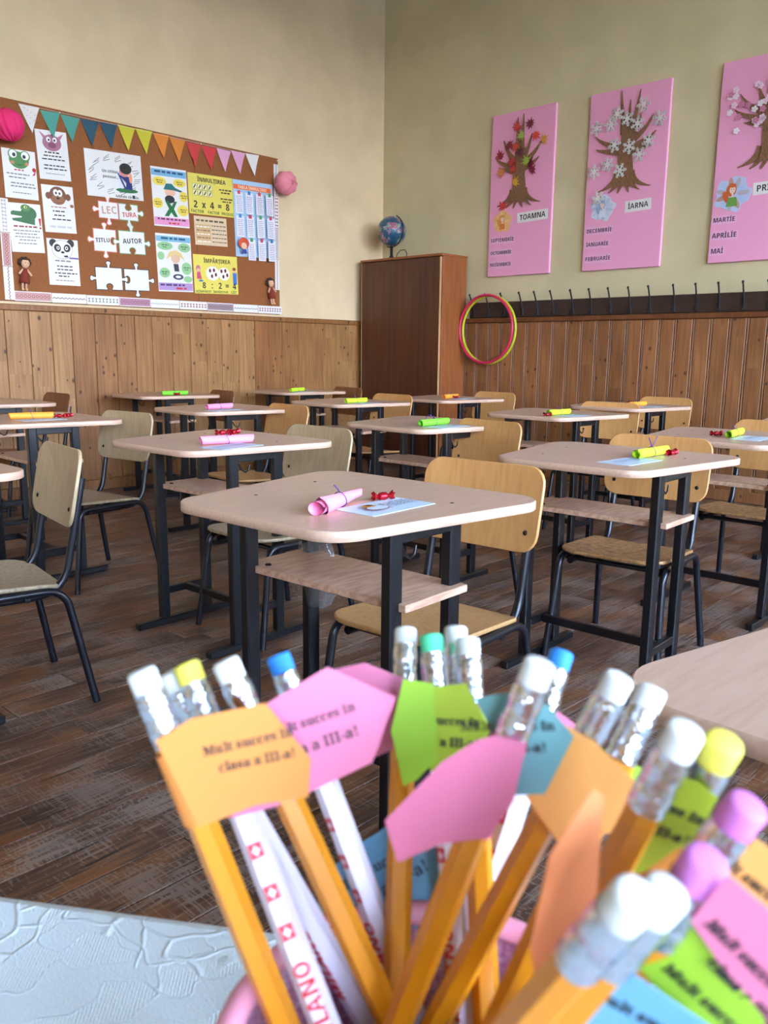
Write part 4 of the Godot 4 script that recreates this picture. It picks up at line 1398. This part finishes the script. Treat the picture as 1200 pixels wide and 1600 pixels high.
	obj("skirting", box_mesh(Vector3(5.6, 0.09, 0.026), 0.006), M.pine_back[5], wb, at(XL + 2.8 - wb.position.x, 0.045 + FY - wb.position.y, ZB + 0.013 - wb.position.z))

func build_back_wall() -> void:
	# coat rack
	var t := thing("coat_rack", "long dark wooden coat rack with a row of black hooks", "coat rack", Vector3(0, 0, ZB))
	obj("rail", box_mesh(Vector3(3.9, 0.14, 0.022), 0.004), M.rail, t, at(-3.0, 1.419, 0.012))
	var st := new_st()
	tube(st, [Vector3(0, -0.05, 0.0), Vector3(0, -0.06, 0.02), Vector3(0, -0.055, 0.045), Vector3(0, -0.03, 0.055)], 0.006, 8)
	tube(st, [Vector3(0, -0.06, 0.004), Vector3(0, 0.0, 0.012), Vector3(0, 0.05, 0.03), Vector3(0, 0.11, 0.058), Vector3(0, 0.128, 0.07)], 0.0065, 8)
	lathe(st, [Vector2(0.001, 0.011), Vector2(0.009, 0.006), Vector2(0.009, -0.006), Vector2(0.001, -0.011)], 10, at(0, 0.132, 0.072))
	bx(st, Vector3(0.022, 0.10, 0.004), at(0, -0.02, 0.002), 0.001)
	var hook := done(st)
	var xs := [-4.885, -4.709, -4.536, -4.34, -4.181, -4.016, -3.823, -3.648, -3.473, -3.296, -3.125, -2.923, -2.746, -2.572, -2.391, -2.21, -2.03, -1.85, -1.67, -1.49, -1.31]
	for x in xs:
		obj("coat_hook", hook, M.iron, t, Transform3D(Basis(Vector3.BACK, 0.05 * sin(x * 37.0)), Vector3(x - 0.01, 1.424, 0.0235)))
	# hoops
	for i in 2:
		var h := thing("hoop", ["magenta plastic hoop hanging on the coat hooks", "yellow-green plastic hoop behind the magenta one"][i], "hoop", Vector3([-4.685, -4.668][i], [1.243, 1.238][i], ZB + [0.125, 0.098][i]), 0, "gym hoops on the coat rack")
		st = new_st()
		var pts := []
		for k in 49:
			var a := TAU * k / 48
			pts.append(Vector3(cos(a) * 0.30, sin(a) * 0.305, 0))
		tube(st, pts, 0.012, 10, false)
		obj("ring", done(st), [M.hoop_red, M.hoop_lime][i], h)
	# cabinet
	var c := thing("cabinet", "tall brown veneered cabinet standing in the room corner", "cabinet", Vector3(-5.51, FY, ZB + 0.037))
	var W := 1.045
	var D := 0.345
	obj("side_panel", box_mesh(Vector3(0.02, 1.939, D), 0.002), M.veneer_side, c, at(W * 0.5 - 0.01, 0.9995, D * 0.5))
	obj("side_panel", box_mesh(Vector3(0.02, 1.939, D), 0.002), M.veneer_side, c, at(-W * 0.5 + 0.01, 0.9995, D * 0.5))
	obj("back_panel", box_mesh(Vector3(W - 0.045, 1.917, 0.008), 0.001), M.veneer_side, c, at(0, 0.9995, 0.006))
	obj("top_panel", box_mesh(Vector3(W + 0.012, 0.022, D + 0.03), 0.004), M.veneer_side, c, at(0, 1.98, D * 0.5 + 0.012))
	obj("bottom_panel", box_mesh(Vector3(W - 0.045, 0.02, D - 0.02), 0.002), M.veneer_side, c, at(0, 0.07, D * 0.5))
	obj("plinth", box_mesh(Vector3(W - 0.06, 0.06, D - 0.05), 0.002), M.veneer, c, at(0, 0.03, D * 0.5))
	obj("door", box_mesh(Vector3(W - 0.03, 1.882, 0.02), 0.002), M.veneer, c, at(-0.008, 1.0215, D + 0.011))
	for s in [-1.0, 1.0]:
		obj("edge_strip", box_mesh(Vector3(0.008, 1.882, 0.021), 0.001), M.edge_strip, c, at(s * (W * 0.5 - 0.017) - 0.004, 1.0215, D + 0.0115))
	# globe
	var g := thing("globe", "blue desk globe with pink continents on top of the cabinet", "globe", Vector3(-5.785, 1.9145, -6.16))
	var sp := SphereMesh.new()
	sp.radius = 0.14
	sp.height = 0.28
	obj("ball", sp, M.globe, g, Transform3D(Basis(Vector3.BACK, -0.4) * Basis(Vector3.UP, 1.1), Vector3(0, 0.275, 0)))
	st = new_st()
	var arc := []
	for k in 21:
		var a := lerpf(-PI * 0.5, PI * 0.5, k / 20.0) - 0.4
		arc.append(Vector3(cos(a) * 0.152, 0.275 + sin(a) * 0.152, 0))
	tube(st, arc, 0.005, 8)
	obj("meridian_arm", done(st), M.steel_blue, g)
	st = new_st()
	lathe(st, [Vector2(0.0, 0.135), Vector2(0.016, 0.13), Vector2(0.014, 0.05), Vector2(0.03, 0.02), Vector2(0.075, 0.012), Vector2(0.08, 0.0), Vector2(0.0, 0.0)], 24)
	obj("stand", done(st), M.steel_blue, g)
	st = new_st()
	tube(st, [Vector3(0.07, 0.008, 0.03), Vector3(0.10, 0.006, 0.04), Vector3(0.105, 0.05, 0.03), Vector3(0.14, 0.085, 0.02), Vector3(0.19, 0.085, 0.02), Vector3(0.23, 0.05, 0.03), Vector3(0.235, 0.005, 0.04)], 0.004, 6)
	obj("cord", done(st), M.black, g)
	# season boards
	M.pink_strip = mat(rgb(232, 172, 204), 0.6)
	var leaf := maple_leaf()
	var b := season_board("pink autumn board with a bare-trunk tree in maple leaves", -4.751, -4.095, 1.715, 3.095, "TOAMNA", 0.136, -0.198, 0.265, ["SEPTEMBRİE", "OCTOMBRİE", "NOİEMBRİE"], -0.300, [-0.374, -0.484, -0.587])
	card_tree(b, -0.02, -0.085, 1.0, [[-0.26, 0.42], [-0.22, 0.33], [-0.12, 0.30], [-0.17, 0.55], [-0.03, 0.72], [0.03, 0.74], [0.12, 0.56], [0.22, 0.50], [0.20, 0.37]])
	var lc := [rgb(190, 50, 40), rgb(110, 26, 44), rgb(206, 60, 44), rgb(120, 30, 40), rgb(214, 150, 60), rgb(140, 30, 40), rgb(90, 30, 50), rgb(196, 70, 50), rgb(180, 44, 40), rgb(130, 20, 50), rgb(150, 170, 60), rgb(206, 120, 60), rgb(170, 40, 44), rgb(110, 24, 50), rgb(214, 160, 50), rgb(196, 48, 40), rgb(150, 160, 70)]
	var lp := [[-0.05, 0.55], [0.09, 0.56], [0.15, 0.46], [-0.13, 0.42], [0.23, 0.41], [-0.22, 0.34], [0.00, 0.34], [-0.06, 0.40], [-0.08, 0.22], [0.12, 0.18], [0.06, 0.26], [-0.20, 0.20], [-0.09, 0.28], [0.10, 0.24], [-0.05, 0.10], [-0.17, -0.09], [0.0, 0.48]]
	for i in lp.size():
		obj("maple_leaf", leaf, mat(lc[i], 0.5), b, Transform3D(Basis(Vector3.BACK, i * 1.3) * Basis(Vector3.RIGHT, 0.12), Vector3(lp[i][0], lp[i][1], 0.029)))
	figure_card(b, -0.18, -0.217, 0.22, [rgb(226, 180, 120), rgb(236, 190, 130), rgb(214, 140, 70), rgb(216, 120, 60)], 0)
	b = season_board("pink winter board with a brown tree hung with snowflakes", -3.770, -3.085, 1.711, 3.085, "İARNA", 0.131, -0.209, 0.172, ["DECEMBRİE", "İANUARİE", "FEBRUARİE"], -0.313, [-0.371, -0.478, -0.593])
	card_tree(b, -0.005, -0.07, 1.0, [[-0.27, 0.43], [-0.26, 0.33], [-0.06, 0.74], [0.02, 0.66], [0.10, 0.72], [0.22, 0.52], [0.25, 0.40], [0.22, 0.30], [0.12, 0.55]])
	var flake := snowflake()
	var wp := [[-0.27, 0.42], [-0.14, 0.43], [-0.09, 0.50], [0.0, 0.45], [0.13, 0.53], [0.09, 0.40], [0.27, 0.41], [-0.10, 0.27], [0.03, 0.24], [0.12, 0.17], [0.19, 0.26], [-0.15, 0.13], [-0.04, 0.07], [-0.27, 0.09], [-0.22, -0.12]]
	for i in wp.size():
		obj("snowflake", flake, M.paper, b, Transform3D(Basis(Vector3.BACK, i * 0.4), Vector3(wp[i][0], wp[i][1], 0.0262 + 0.002 * (i % 3))))
	figure_card(b, -0.18, -0.199, 0.24, [rgb(208, 212, 226), rgb(196, 204, 222), rgb(150, 164, 190), rgb(214, 220, 236)], 1)
	b = season_board("pink spring board with a blossoming tree, partly out of frame", -2.700, -2.010, 1.708, 3.100, "PRİMĂVARA", 0.14, -0.196, 0.34, ["MARTİE", "APRİLİE", "MAİ"], -0.325, [-0.391, -0.502, -0.612])
	card_tree(b, 0.04, -0.04, 1.0, [[-0.27, 0.40], [-0.24, 0.50], [-0.20, 0.30], [-0.05, 0.72], [0.05, 0.74], [-0.12, 0.55], [0.2, 0.5], [0.25, 0.4], [0.15, 0.62]])
	var bl := blossom()
	var r := RandomNumberGenerator.new()
	r.seed = 23
	var bm := [mat(rgb(240, 206, 220), 0.6), mat(rgb(232, 222, 224), 0.6), mat(rgb(200, 120, 150), 0.6)]
	for i in 46:
		var a := r.randf_range(-0.27, 0.32)
		obj("blossom", bl, bm[i % 3], b, at(a, 0.40 + r.randf_range(-0.17, 0.16) - absf(a - 0.04) * 0.2, 0.0275 + 0.003 * (i % 3)))
	figure_card(b, -0.20, -0.217, 0.29, [rgb(186, 196, 226), rgb(176, 196, 226), rgb(196, 96, 50), rgb(96, 150, 70)], 2)

func build_teacher_table() -> void:
	var e := Vector3(0.8316, 0, -0.5555).normalized()
	var n := Vector3(0.5555, 0, 0.8316).normalized()
	var c := Vector3(-0.2795, -0.013, -0.2026) + e * 0.12 + n * 0.357
	var B := Basis(e, Vector3.UP, n)
	var t := thing("teacher_table", "wooden table carrying the white damask cloth and pencil cup", "table")
	t.transform = Transform3D(B, c)
	obj("table_top", box_mesh(Vector3(1.24, 0.03, 0.70), 0.004), M.oak, t, at(0, 0.756, 0))
	for sx in [-1.0, 1.0]:
		for sz in [-1.0, 1.0]:
			obj("leg", box_mesh(Vector3(0.06, 0.805, 0.06), 0.004), M.oak, t, at(sx * 0.56, 0.3385, sz * 0.29))
	obj("apron", box_mesh(Vector3(1.06, 0.10, 0.02), 0.003), M.oak, t, at(0, 0.69, -0.29))
	obj("apron", box_mesh(Vector3(1.06, 0.10, 0.02), 0.003), M.oak, t, at(0, 0.69, 0.29))
	var st := new_st()
	# cloth: top and hanging hem, about 3 mm thick
	var rings := []
	for q in [[0.626, 0.356, 0.50], [0.627, 0.357, 0.765], [0.625, 0.355, 0.7725], [0.619, 0.349, 0.775]]:
		var ring := []
		for p in rrect(q[0] * 2.0, q[1] * 2.0, 0.012, 3):
			var wob: float = 0.004 * sin(p.x * 30.0 + p.y * 17.0) * clampf((0.76 - q[2]) * 6.0, 0.0, 1.0)
			ring.append(Vector3(p.x * (1.0 + wob), q[2], p.y * (1.0 + wob)))
		rings.append(ring)
	loft_tube(st, rings, false)
	st.set_smooth_group(5)
	var top: Array = rings[3]
	for k in top.size():
		tri(st, Vector3(0, 0.775, 0), top[k], top[(k + 1) % top.size()], Vector3.UP)
	var cl := obj("tablecloth", done(st), M.cloth, self, Transform3D(B, c))
	tag(cl, "white damask tablecloth with raised scroll pattern under the pencil cup", "tablecloth")
	# pencil cup
	var u := thing("pencil_cup", "pink glittery cup packed with rubber-tipped pencils", "cup", Vector3(-0.112, 0.7622, -0.136))
	st = new_st()
	lathe(st, [Vector2(0.0, 0.0), Vector2(0.043, 0.0), Vector2(0.046, 0.003), Vector2(0.0525, 0.089), Vector2(0.0495, 0.089), Vector2(0.0435, 0.006), Vector2(0.0, 0.006)], 40)
	obj("body", done(st), M.glitter, u)
	st = new_st()
	tube(st, circle(0.051, 40, Vector3(0, 0.090, 0), Vector3.RIGHT, Vector3.BACK) + [Vector3(0.051, 0.090, 0)], 0.0036, 10, false)
	obj("rim", done(st), M.cup_rim, u)
	# pencils: tip, rubber end, paint, rubber, and what sets each apart
	var P := [
		[Vector3(-0.1154, 0.7700, -0.1320), Vector3(-0.1817, 0.9417, -0.1017), "pen_yellow", "er_white", "yellow pencil with white rubber and blunt orange paper flag with lettering"],
		[Vector3(-0.1188, 0.7700, -0.1682), Vector3(-0.1963, 0.9321, -0.1184), "pen_white", "er_white", "white pencil almost hidden, its slim white rubber beside the yellow rubber"],
		[Vector3(-0.0941, 0.7700, -0.1315), Vector3(-0.1899, 0.9361, -0.1203), "pen_white", "er_yellow", "white pencil printed with red crosses, yellow rubber above the orange lettered flag"],
		[Vector3(-0.0978, 0.7700, -0.1583), Vector3(-0.1775, 0.9393, -0.1245), "pen_yellow", "er_white", "yellow pencil carrying the pink lettered flag that overlaps the orange one"],
		[Vector3(-0.1100, 0.7700, -0.1663), Vector3(-0.1907, 0.9296, -0.1535), "pen_white", "er_blue", "white pencil with blue rubber above the pink lettered flag"],
		[Vector3(-0.1063, 0.7700, -0.1160), Vector3(-0.1784, 0.9301, -0.1993), "pen_yellow", "er_white", "upright yellow pencil with white rubber emerging below the bright lime flag"],
		[Vector3(-0.0908, 0.7700, -0.1409), Vector3(-0.1611, 0.9340, -0.1919), "pen_white", "er_green", "white pencil with mint green rubber"],
		[Vector3(-0.1091, 0.7700, -0.1484), Vector3(-0.1618, 0.9333, -0.2055), "pen_yellow", "er_white", "yellow pencil whose white rubber hides behind another next to the mint one"],
		[Vector3(-0.0835, 0.7700, -0.1347), Vector3(-0.1504, 0.9343, -0.1972), "pen_yellow", "er_white", "yellow pencil holding the two-tone lime flag, its white rubber covering a second one"],
		[Vector3(-0.1450, 0.7700, -0.1247), Vector3(-0.0986, 0.9517, -0.1575), "pen_yellow", "er_white", "slanting yellow pencil with blank pink and aqua flags crossing before the others"],
		[Vector3(-0.1259, 0.7700, -0.1283), Vector3(-0.1289, 0.9303, -0.2182), "pen_white", "er_blue", "white pencil with blue rubber peeping behind the crossing pencil's ferrule"],
		[Vector3(-0.1484, 0.7700, -0.1403), Vector3(-0.0887, 0.9451, -0.1780), "pen_yellow", "er_white", "yellow pencil with a plain tan flag, white rubber in front of desk corner"],
		[Vector3(-0.1161, 0.7700, -0.1041), Vector3(-0.0861, 0.9391, -0.1913), "pen_yellow", "er_white", "pencil with white rubber standing over the bare desk top, lime slip below"],
		[Vector3(-0.1227, 0.7700, -0.1446), Vector3(-0.0597, 0.9512, -0.1488), "pen_yellow", "er_white", "orange-yellow pencil with a long salmon flag seen nearly edge-on"],
		[Vector3(-0.1241, 0.7700, -0.1749), Vector3(-0.0541, 0.9486, -0.1543), "pen_yellow", "er_yellow", "pencil with pale yellow rubber and lime lettered flag"],
		[Vector3(-0.1248, 0.7700, -0.1379), Vector3(-0.0449, 0.9438, -0.1428), "pen_yellow", "er_violet", "pencil with violet rubber and cropped tan lettered flag"],
		[Vector3(-0.1164, 0.7700, -0.1397), Vector3(-0.0448, 0.9414, -0.1249), "pen_yellow", "er_violet", "pencil with violet rubber just behind the big blurred white ones, pink flag"],
		[Vector3(-0.1426, 0.7700, -0.1154), Vector3(-0.0482, 0.9424, -0.1072), "pen_yellow", "er_white", "most blurred pencil, large white rubber and sky blue flag"],
		[Vector3(-0.1316, 0.7700, -0.1120), Vector3(-0.0476, 0.9384, -0.1173), "pen_yellow", "er_white", "pencil with large white rubber touching another, bright lime flag"],
	]
	var nodes := []
	for p in P:
		nodes.append(pencil(p[0], p[1], p[2], p[3], p[4], [0.0] if nodes.size() == 2 else [5.0, 2.0]))
	var A := "Mult succes în"
	var Z := "clasa a III-a!"
	var T := [
		[1, "ORANGE", 4.6, 0, [-2.1, 169.1, 8.1, 170.8, 26.4, 167.1, 31.8, 149.2, 27.7, 140.3, 14.7, 143.8, -0.4, 144.4], [[A, 18.8, 159.7, -10, 17.9], [Z, 19.2, 154.4, -12, 18.0]]],
		[3, "PINK", 4.6, 0, [2.6, 175.3, 20.2, 170.5, 20.2, 152.9, 14.5, 146.3, -2.3, 148.8], []],
		[4, "PINK", 4.6, 0, [-0.4, 174.5, 24.3, 176.8, 37.8, 161.1, 24.6, 148.1, 6.1, 148.6, -5.8, 152.4], [[A, 14.7, 165.7, -8, 24.0], [Z, 12.8, 159.4, -8, 23.9]]],
		[5, "ROSE", -4.6, 0, [13.3, 168.4, 24.7, 166.4, 34.8, 156.8, 23.2, 138.2, 11.2, 137.9, -11.5, 145.2, -7.7, 155.2], []],
		[9, "LIME", 5.5, 0, [-20.8, 175.0, -11.6, 173.5, -11.3, 151.8, -17.6, 145.9, -21.6, 144.3, -24.8, 159.9], []],
		[9, "LEMON", 4.6, 0, [-13.1, 172.8, -10.6, 172.8, -1.8, 173.4, 4.6, 159.4, -0.8, 148.9, -13.6, 148.3], [[A, -9.6, 162.6, -4, 21.0], [Z, -9.5, 156.4, -4, 20.8]]],
		[10, "AQUA", -5.5, 0, [-11.0, 173.5, -3.3, 178.3, 6.1, 178.6, 14.6, 173.2, 13.4, 156.5, 6.2, 152.9, -2.7, 156.9, -3.8, 167.1], [[A, -1.1, 169.7, 23, 17.8], [Z, 0.5, 164.2, 23, 17.9]]],
		[10, "PINK", 4.6, 0, [-13.5, 159.7, -7.7, 168.1, -4.0, 171.0, 3.2, 172.0, 5.3, 157.1, 3.3, 145.8, -6.7, 139.5, -14.9, 130.3, -21.4, 139.6], []],
		[11, "ROSE", -4.6, 0, [-2.6, 161.1, 4.4, 165.7, 15.8, 162.3, 17.3, 146.8, 4.9, 140.4], []],
		[12, "TAN", 4.6, 0, [-6.8, 172.7, 1.2, 171.9, 13.7, 167.5, 15.3, 152.8, 4.1, 143.6, -7.4, 150.6, -8.2, 162.9], []],
		[13, "LIME", -4.6, 0, [-7.6, 172.8, 8.0, 172.1, 10.3, 163.0, 4.2, 153.1, -5.9, 157.8], []],
		[14, "SALMON", 4.6, 35, [-22.8, 183.0, -19.0, 180.7, -7.5, 152.3, -6.3, 139.6, -11.3, 125.8, -19.0, 139.7, -25.6, 166.8], []],
		[15, "LEMON", 4.6, 0, [-7.0, 184.3, -2.7, 184.6, 2.0, 182.3, 2.3, 172.0, -3.5, 156.4, -6.9, 154.1, -7.0, 171.6], [["ces în", -2.4, 175.9, -7, 7.6], ["III-a!", -2.6, 169.2, -4, 6.6]]],
		[16, "TAN", -4.6, 0, [-1.0, 180.1, 5.5, 182.0, 14.1, 180.5, 21.3, 168.0, 10.2, 168.2, 5.7, 170.5], [[A, 12.2, 172.4, -14, 13.0]]],
		[17, "PINK", 4.6, 0, [0.9, 176.5, 1.5, 189.0, 17.6, 181.4, 30.3, 155.3, 20.8, 158.9], [[A, 13.1, 172.3, -30, 17.5], [Z, 15.6, 164.4, -32, 17.5]]],
		[18, "SKY", -4.6, 0, [4.0, 170.5, 10.8, 175.1, 24.6, 173.8, 28.2, 167.6, 10.0, 146.0, 7.4, 156.8], [[A, 18.2, 167.4, 5, 13.0]]],
		[19, "LIME", -4.6, 0, [5.9, 165.8, 7.9, 179.9, 27.3, 169.8, 31.6, 161.5, 25.7, 157.3], [[A, 20.6, 166.2, -15, 15.0]]],
		[8, "SKY", -4.6, 0, [-40.9, 103.5, -30.0, 112.6, -22.0, 117.7, -2.4, 116.5, -2.5, 90.6, -18.8, 87.3, -28.8, 80.2, -35.8, 84.7], [[A, -24.0, 106.4, 30, 29.5], [Z, -21.9, 99.4, 30, 29.3]]],
	]
	for q in T:
		paper_tag(nodes[q[0] - 1], q[1], q[2], q[3], q[4], q[5])

func build_desks() -> void:
	desk_meshes()
	chair_meshes()
	var D := {}
	for q in [
		["A", -1.378, -1.328, 2.9, "beech pupil desk with loosely rolled pink scroll, red sweet and sunflower leaflet"],
		["B", -1.373, -2.552, 2.06, "beech pupil desk with lime scroll against a shiny red sweet, worn seat beneath"],
		["C", -2.646, -1.849, 2.3, "beech pupil desk with pink scroll topped by red sweets"],
		["D", -4.048, -1.75, 0, "beech pupil desk with orange scroll and loose red sweets"],
		["E", -5.46, -2.077, 0, "desk with a white sheet behind the orange-scroll desk, cut by the frame"],
		["F", -2.635, -0.662, 0, "desk of which only one bare rounded corner enters the frame"],
		["G", -4.136, -2.924, 0, "beech pupil desk with pink scroll and leaflet but no sweets"],
		["H", -5.685, -3.487, 0, "desk by the pine wall with bright green scroll and dark sweets"],
		["I", -2.653, -3.082, 0, "mid-room beech desk with green scroll and tall purple ribbon loop"],
		["J", -4.16, -3.997, 0, "beech desk with lime scroll, a honey chair between it and the cabinet"],
		["K", -5.579, -4.734, 0, "desk by the pine wall below the division poster with small lime scroll"],
		["L", -4.041, -4.93, 0, "desk with orange scroll before the cabinet's lit end"],
		["M", -2.625, -4.181, 0, "desk with chipped dark edge, lime scroll and dark sweet at its end"],
		["N", -2.714, -5.228, 0, "desk with orange scroll close to the coat-rack wall"],
		["O", -1.362, -3.599, 0, "beech desk with lime scroll and one sweet lying apart, cut by the frame"],
		["P", -0.02, -1.038, 177, "bare beech desk top with a dark screw beside the pencils"],
		["Q", -1.329, -4.855, 0, "desk of which just a sliver shows before the coat-rack wall"],
	]:
		D[q[0]] = desk(q[1], q[2], q[3], q[4])
	var C := [
		["A", -0.012, -0.307, 4, "honey", "honey plywood chair tucked under the desk with sunflower leaflet"],
		["B", -0.012, -0.212, 6, "worn", "honey chair with dark worn seat pushed deep under the lime-scroll desk"],
		["C", 0.092, -0.184, 0, "grey", "pale scratched chair behind the pink scroll topped by sweets"],
		["D", 0.305, -0.100, 8, "grey", "grey-brown chair between the orange-scroll desk and sweet-topped pink scroll"],
		["E", -0.240, -0.311, 0, "brown", "dark brown chair against the pine wall behind orange-scroll desk"],
		["F", 0.032, -0.268, -8, "grey", "grey-brown chair seen from behind with its bolted backrest, cut by the frame"],
		["G", 0.372, 0.063, -4, "honey", "honey chair at the desk with pink scroll and no sweets"],
		["H", 0.243, -0.094, -8, "brown", "brown chair at the bright green scroll desk by the pine wall"],
		["I", 0.330, 0.221, -6, "honey", "honey chair behind the green scroll with purple ribbon loop"],
		["J", -0.067, -0.273, 0, "honey", "honey chair before the dark cabinet door"],
		["K", 0.255, -0.106, -5, "brown", "dark chair beside the cabinet's hinge edge by the pine wall"],
		["L", 0.062, -0.286, 0, "honey", "honey chair half hidden behind the desk before the cabinet end"],
		["M", -0.010, -0.508, 8, "honey", "honey chair at the desk with chipped dark edge"],
		["N", -0.010, -0.408, 2, "honey", "honey chair nearest the coat-rack wall behind orange scroll"],
		["O", -0.004, -0.305, 0, "worn", "honey chair under the desk with one sweet lying apart"],
	]
	for q in C:
		var d: Node3D = D[q[0]]
		chair(d.position.x + q[1], d.position.z + q[2], q[3], q[4], q[5])
	var S := [
		["A", 0.077, 0.1, 21, "sc_pink", "loosely rolled pink scroll with purple band beside the sunflower leaflet", 0, true],
		["B", 0.12, -0.07, -2, "sc_lime", "lime scroll with two upright purple ribbon ends by a shiny sweet", 2, false],
		["C", 0.15, 0.06, -13, "sc_pink", "tight pink scroll with red sweets perched on it", 3, false],
		["D", 0.04, 0.02, -10, "sc_orange", "orange scroll with purple tie at the frame's edge", 0, false],
		["G", 0.1, 0.08, 11, "sc_pink", "pink scroll with upright ribbon end and no sweets", 0, false],
		["H", 0.17, 0.0, -8, "sc_green", "bright green scroll with dark sweets before the pine wall", 3, false],
		["I", 0.14, 0.1, 2, "sc_green", "green scroll with a tall arched purple ribbon", 1, false],
		["J", 0.16, 0.07, 3, "sc_lime", "lime scroll before the honey chair near the cabinet", 0, false],
		["K", 0.13, 0.09, 18, "sc_lime", "smallest-looking lime scroll beside the pine wall", 0, false],
		["L", 0.07, 0.03, 9, "sc_orange", "orange scroll with dark sweet in front of the cabinet's end", 0, false],
		["M", 0.12, 0.12, -2, "sc_lime", "lime scroll on the desk with chipped dark edge", 0, false],
		["N", 0.12, 0.06, -4, "sc_orange", "orange scroll near the coat-rack wall", 0, false],
		["O", 0.025, 0.03, 7, "sc_lime", "lime scroll with a sweet lying well apart from it", 0, false],
	]
	for q in S:
		var d: Node3D = D[q[0]]
		scroll(d.position.x + q[1], d.position.z + q[2], q[3], q[4], q[5], q[6], q[7])
	var F := [
		["A", 0.147, 0.025, 93, "pale blue leaflet with a sunflower in a red and green ring", true],
		["B", 0.133, 0.1, 88, "pale blue leaflet before the lime scroll with upright ribbons", false],
		["C", 0.235, 0.1, 100, "pale blue leaflet under the pink scroll topped by sweets", false],
		["D", 0.115, 0.01, 90, "white leaflet before the orange scroll at the frame's edge", false],
		["E", 0.15, 0.1, 90, "white leaflet on the desk behind the orange scroll", false],
		["G", 0.19, 0.11, 98, "pale leaflet before the pink scroll without sweets", false],
		["I", 0.22, 0.1, 92, "pale leaflet before the green scroll with arched ribbon", false],
		["J", 0.24, 0.06, 92, "pale leaflet beside the lime scroll near the cabinet", false],
		["K", 0.21, 0.07, 100, "pale leaflet beside the small lime scroll by the pine wall", false],
		["L", 0.155, 0.0, 95, "pale leaflet beside the orange scroll at the cabinet's end", false],
		["M", 0.2, 0.11, 88, "pale leaflet on the desk with chipped dark edge", false],
		["N", 0.2, 0.03, 86, "pale leaflet beside the orange scroll near the coat rack", false],
		["O", 0.11, 0.06, 92, "pale blue leaflet cut by the frame beside a lime scroll", false],
	]
	for q in F:
		var d: Node3D = D[q[0]]
		leaflet(d.position.x + q[1], d.position.z + q[2], q[3], q[4], 0.21, 0.115, q[5])
	var K := [
		["A", 0.085, -0.03, 0, 70, "red foil sweet behind the sunflower leaflet", false],
		["B", 0.15, -0.165, 0, 88, "shiny red sweet touching the lime scroll with upright ribbons", false],
		["C", 0.145, 0.075, 0.033, 80, "red foil sweet perched on the tight pink scroll", false],
		["C", 0.155, 0.03, 0.033, 110, "second red sweet on the tight pink scroll, nearer its far end", false],
		["D", 0.05, -0.115, 0, 60, "red sweet lying behind the orange scroll's leaflet", false],
		["D", 0.045, -0.165, 0, 120, "red sweet furthest along from the orange scroll", false],
		["H", 0.195, 0.0, 0, 100, "dark red sweet against the bright green scroll", true],
		["L", 0.098, 0.0, 0, 80, "dark red sweet against the orange scroll by the cabinet", true],
		["M", 0.125, 0.245, 0, 70, "dark red sweet at the end of the lime scroll, chipped desk", true],
		["O", -0.046, 0.051, 0, 60, "red sweet lying apart from the lime scroll", false],
	]
	for q in K:
		var d: Node3D = D[q[0]]
		candy(d.position.x + q[1], DESK_H + q[3], d.position.z + q[2], q[4], q[5], q[6])
	# thin clear bag hanging from the hook of the desk with the sunflower leaflet
	var bag := thing("clear_bag", "crumpled clear plastic bag hanging behind the sunflower-leaflet desk", "bag", Vector3(-1.60, 0.0, -1.42))
	var st := new_st()
	var rings := []
	for i in 9:
		var u := i / 8.0
		var ring := []
		for k in 20:
			var a := TAU * k / 20
			var r := (0.022 + 0.045 * sin(u * 2.2)) * (1.0 + 0.25 * sin(a * 3.0 + u * 5.0) + 0.12 * sin(a * 7.0 - u * 9.0))
			ring.append(Vector3(cos(a) * r, 0.60 - u * 0.24, sin(a) * r * 0.45))
		rings.append(ring)
	loft_tube(st, rings, false)
	obj("film", done(st), M.film, bag)

func _ready() -> void:
	# ---- camera, sky, exposure
	var cam := Camera3D.new()
	cam.name = "camera"
	cam.position = Vector3(0, 1.0218, 0)
	cam.rotation = Vector3(deg_to_rad(-10.94), deg_to_rad(43.51), deg_to_rad(0.63))
	var at_ := CameraAttributesPhysical.new()
	at_.frustum_focal_length = 17.5 / (800.0 / 1288.8)
	at_.frustum_focus_distance = 3.2
	at_.frustum_near = 0.01
	at_.frustum_far = 200.0
	at_.exposure_aperture = 20.0
	cam.attributes = at_
	cam.fov = rad_to_deg(2.0 * atan(800.0 / 1288.8))
	add_child(cam)
	var we := WorldEnvironment.new()
	we.name = "environment"
	var e := Environment.new()
	var sky := Sky.new()
	var sm := ProceduralSkyMaterial.new()
	sm.sky_top_color = Color(0.62, 0.75, 0.95)
	sm.sky_horizon_color = Color(0.93, 0.96, 1.0)
	sm.ground_bottom_color = Color(0.45, 0.44, 0.42)
	sm.ground_horizon_color = Color(0.7, 0.7, 0.68)
	sm.sky_energy_multiplier = 6.0
	sky.sky_material = sm
	e.background_mode = Environment.BG_SKY
	e.sky = sky
	e.tonemap_mode = Environment.TONE_MAPPER_LINEAR
	e.tonemap_exposure = 0.8
	e.sdfgi_enabled = true
	e.ssao_enabled = true
	e.ssil_enabled = true
	we.environment = e
	add_child(we)
	make_materials()
	build_room()
	desk_meshes()
	build_desks()
	build_board()
	pleated_ball("tissue_ball", "magenta tissue paper ball on the board by the frog sheet", 2.565, 2.51, 0.108, 0.105, M.pom_pink, 14, true)
	pleated_ball("tissue_ball", "rose pleated paper ball at the board's corner edge", 5.0, 2.492, 0.105, 0.104, M.pom_rose, 9, false)
	rag_doll("rag doll with curly dark hair below the crocodile sheet", 2.64, 1.54, 1.0, rgb(120, 44, 28))
	rag_doll("rag doll in red dress by the end of the folk border", 4.875, 1.55, -1.0, rgb(128, 46, 30))
	build_back_wall()
	build_teacher_table()
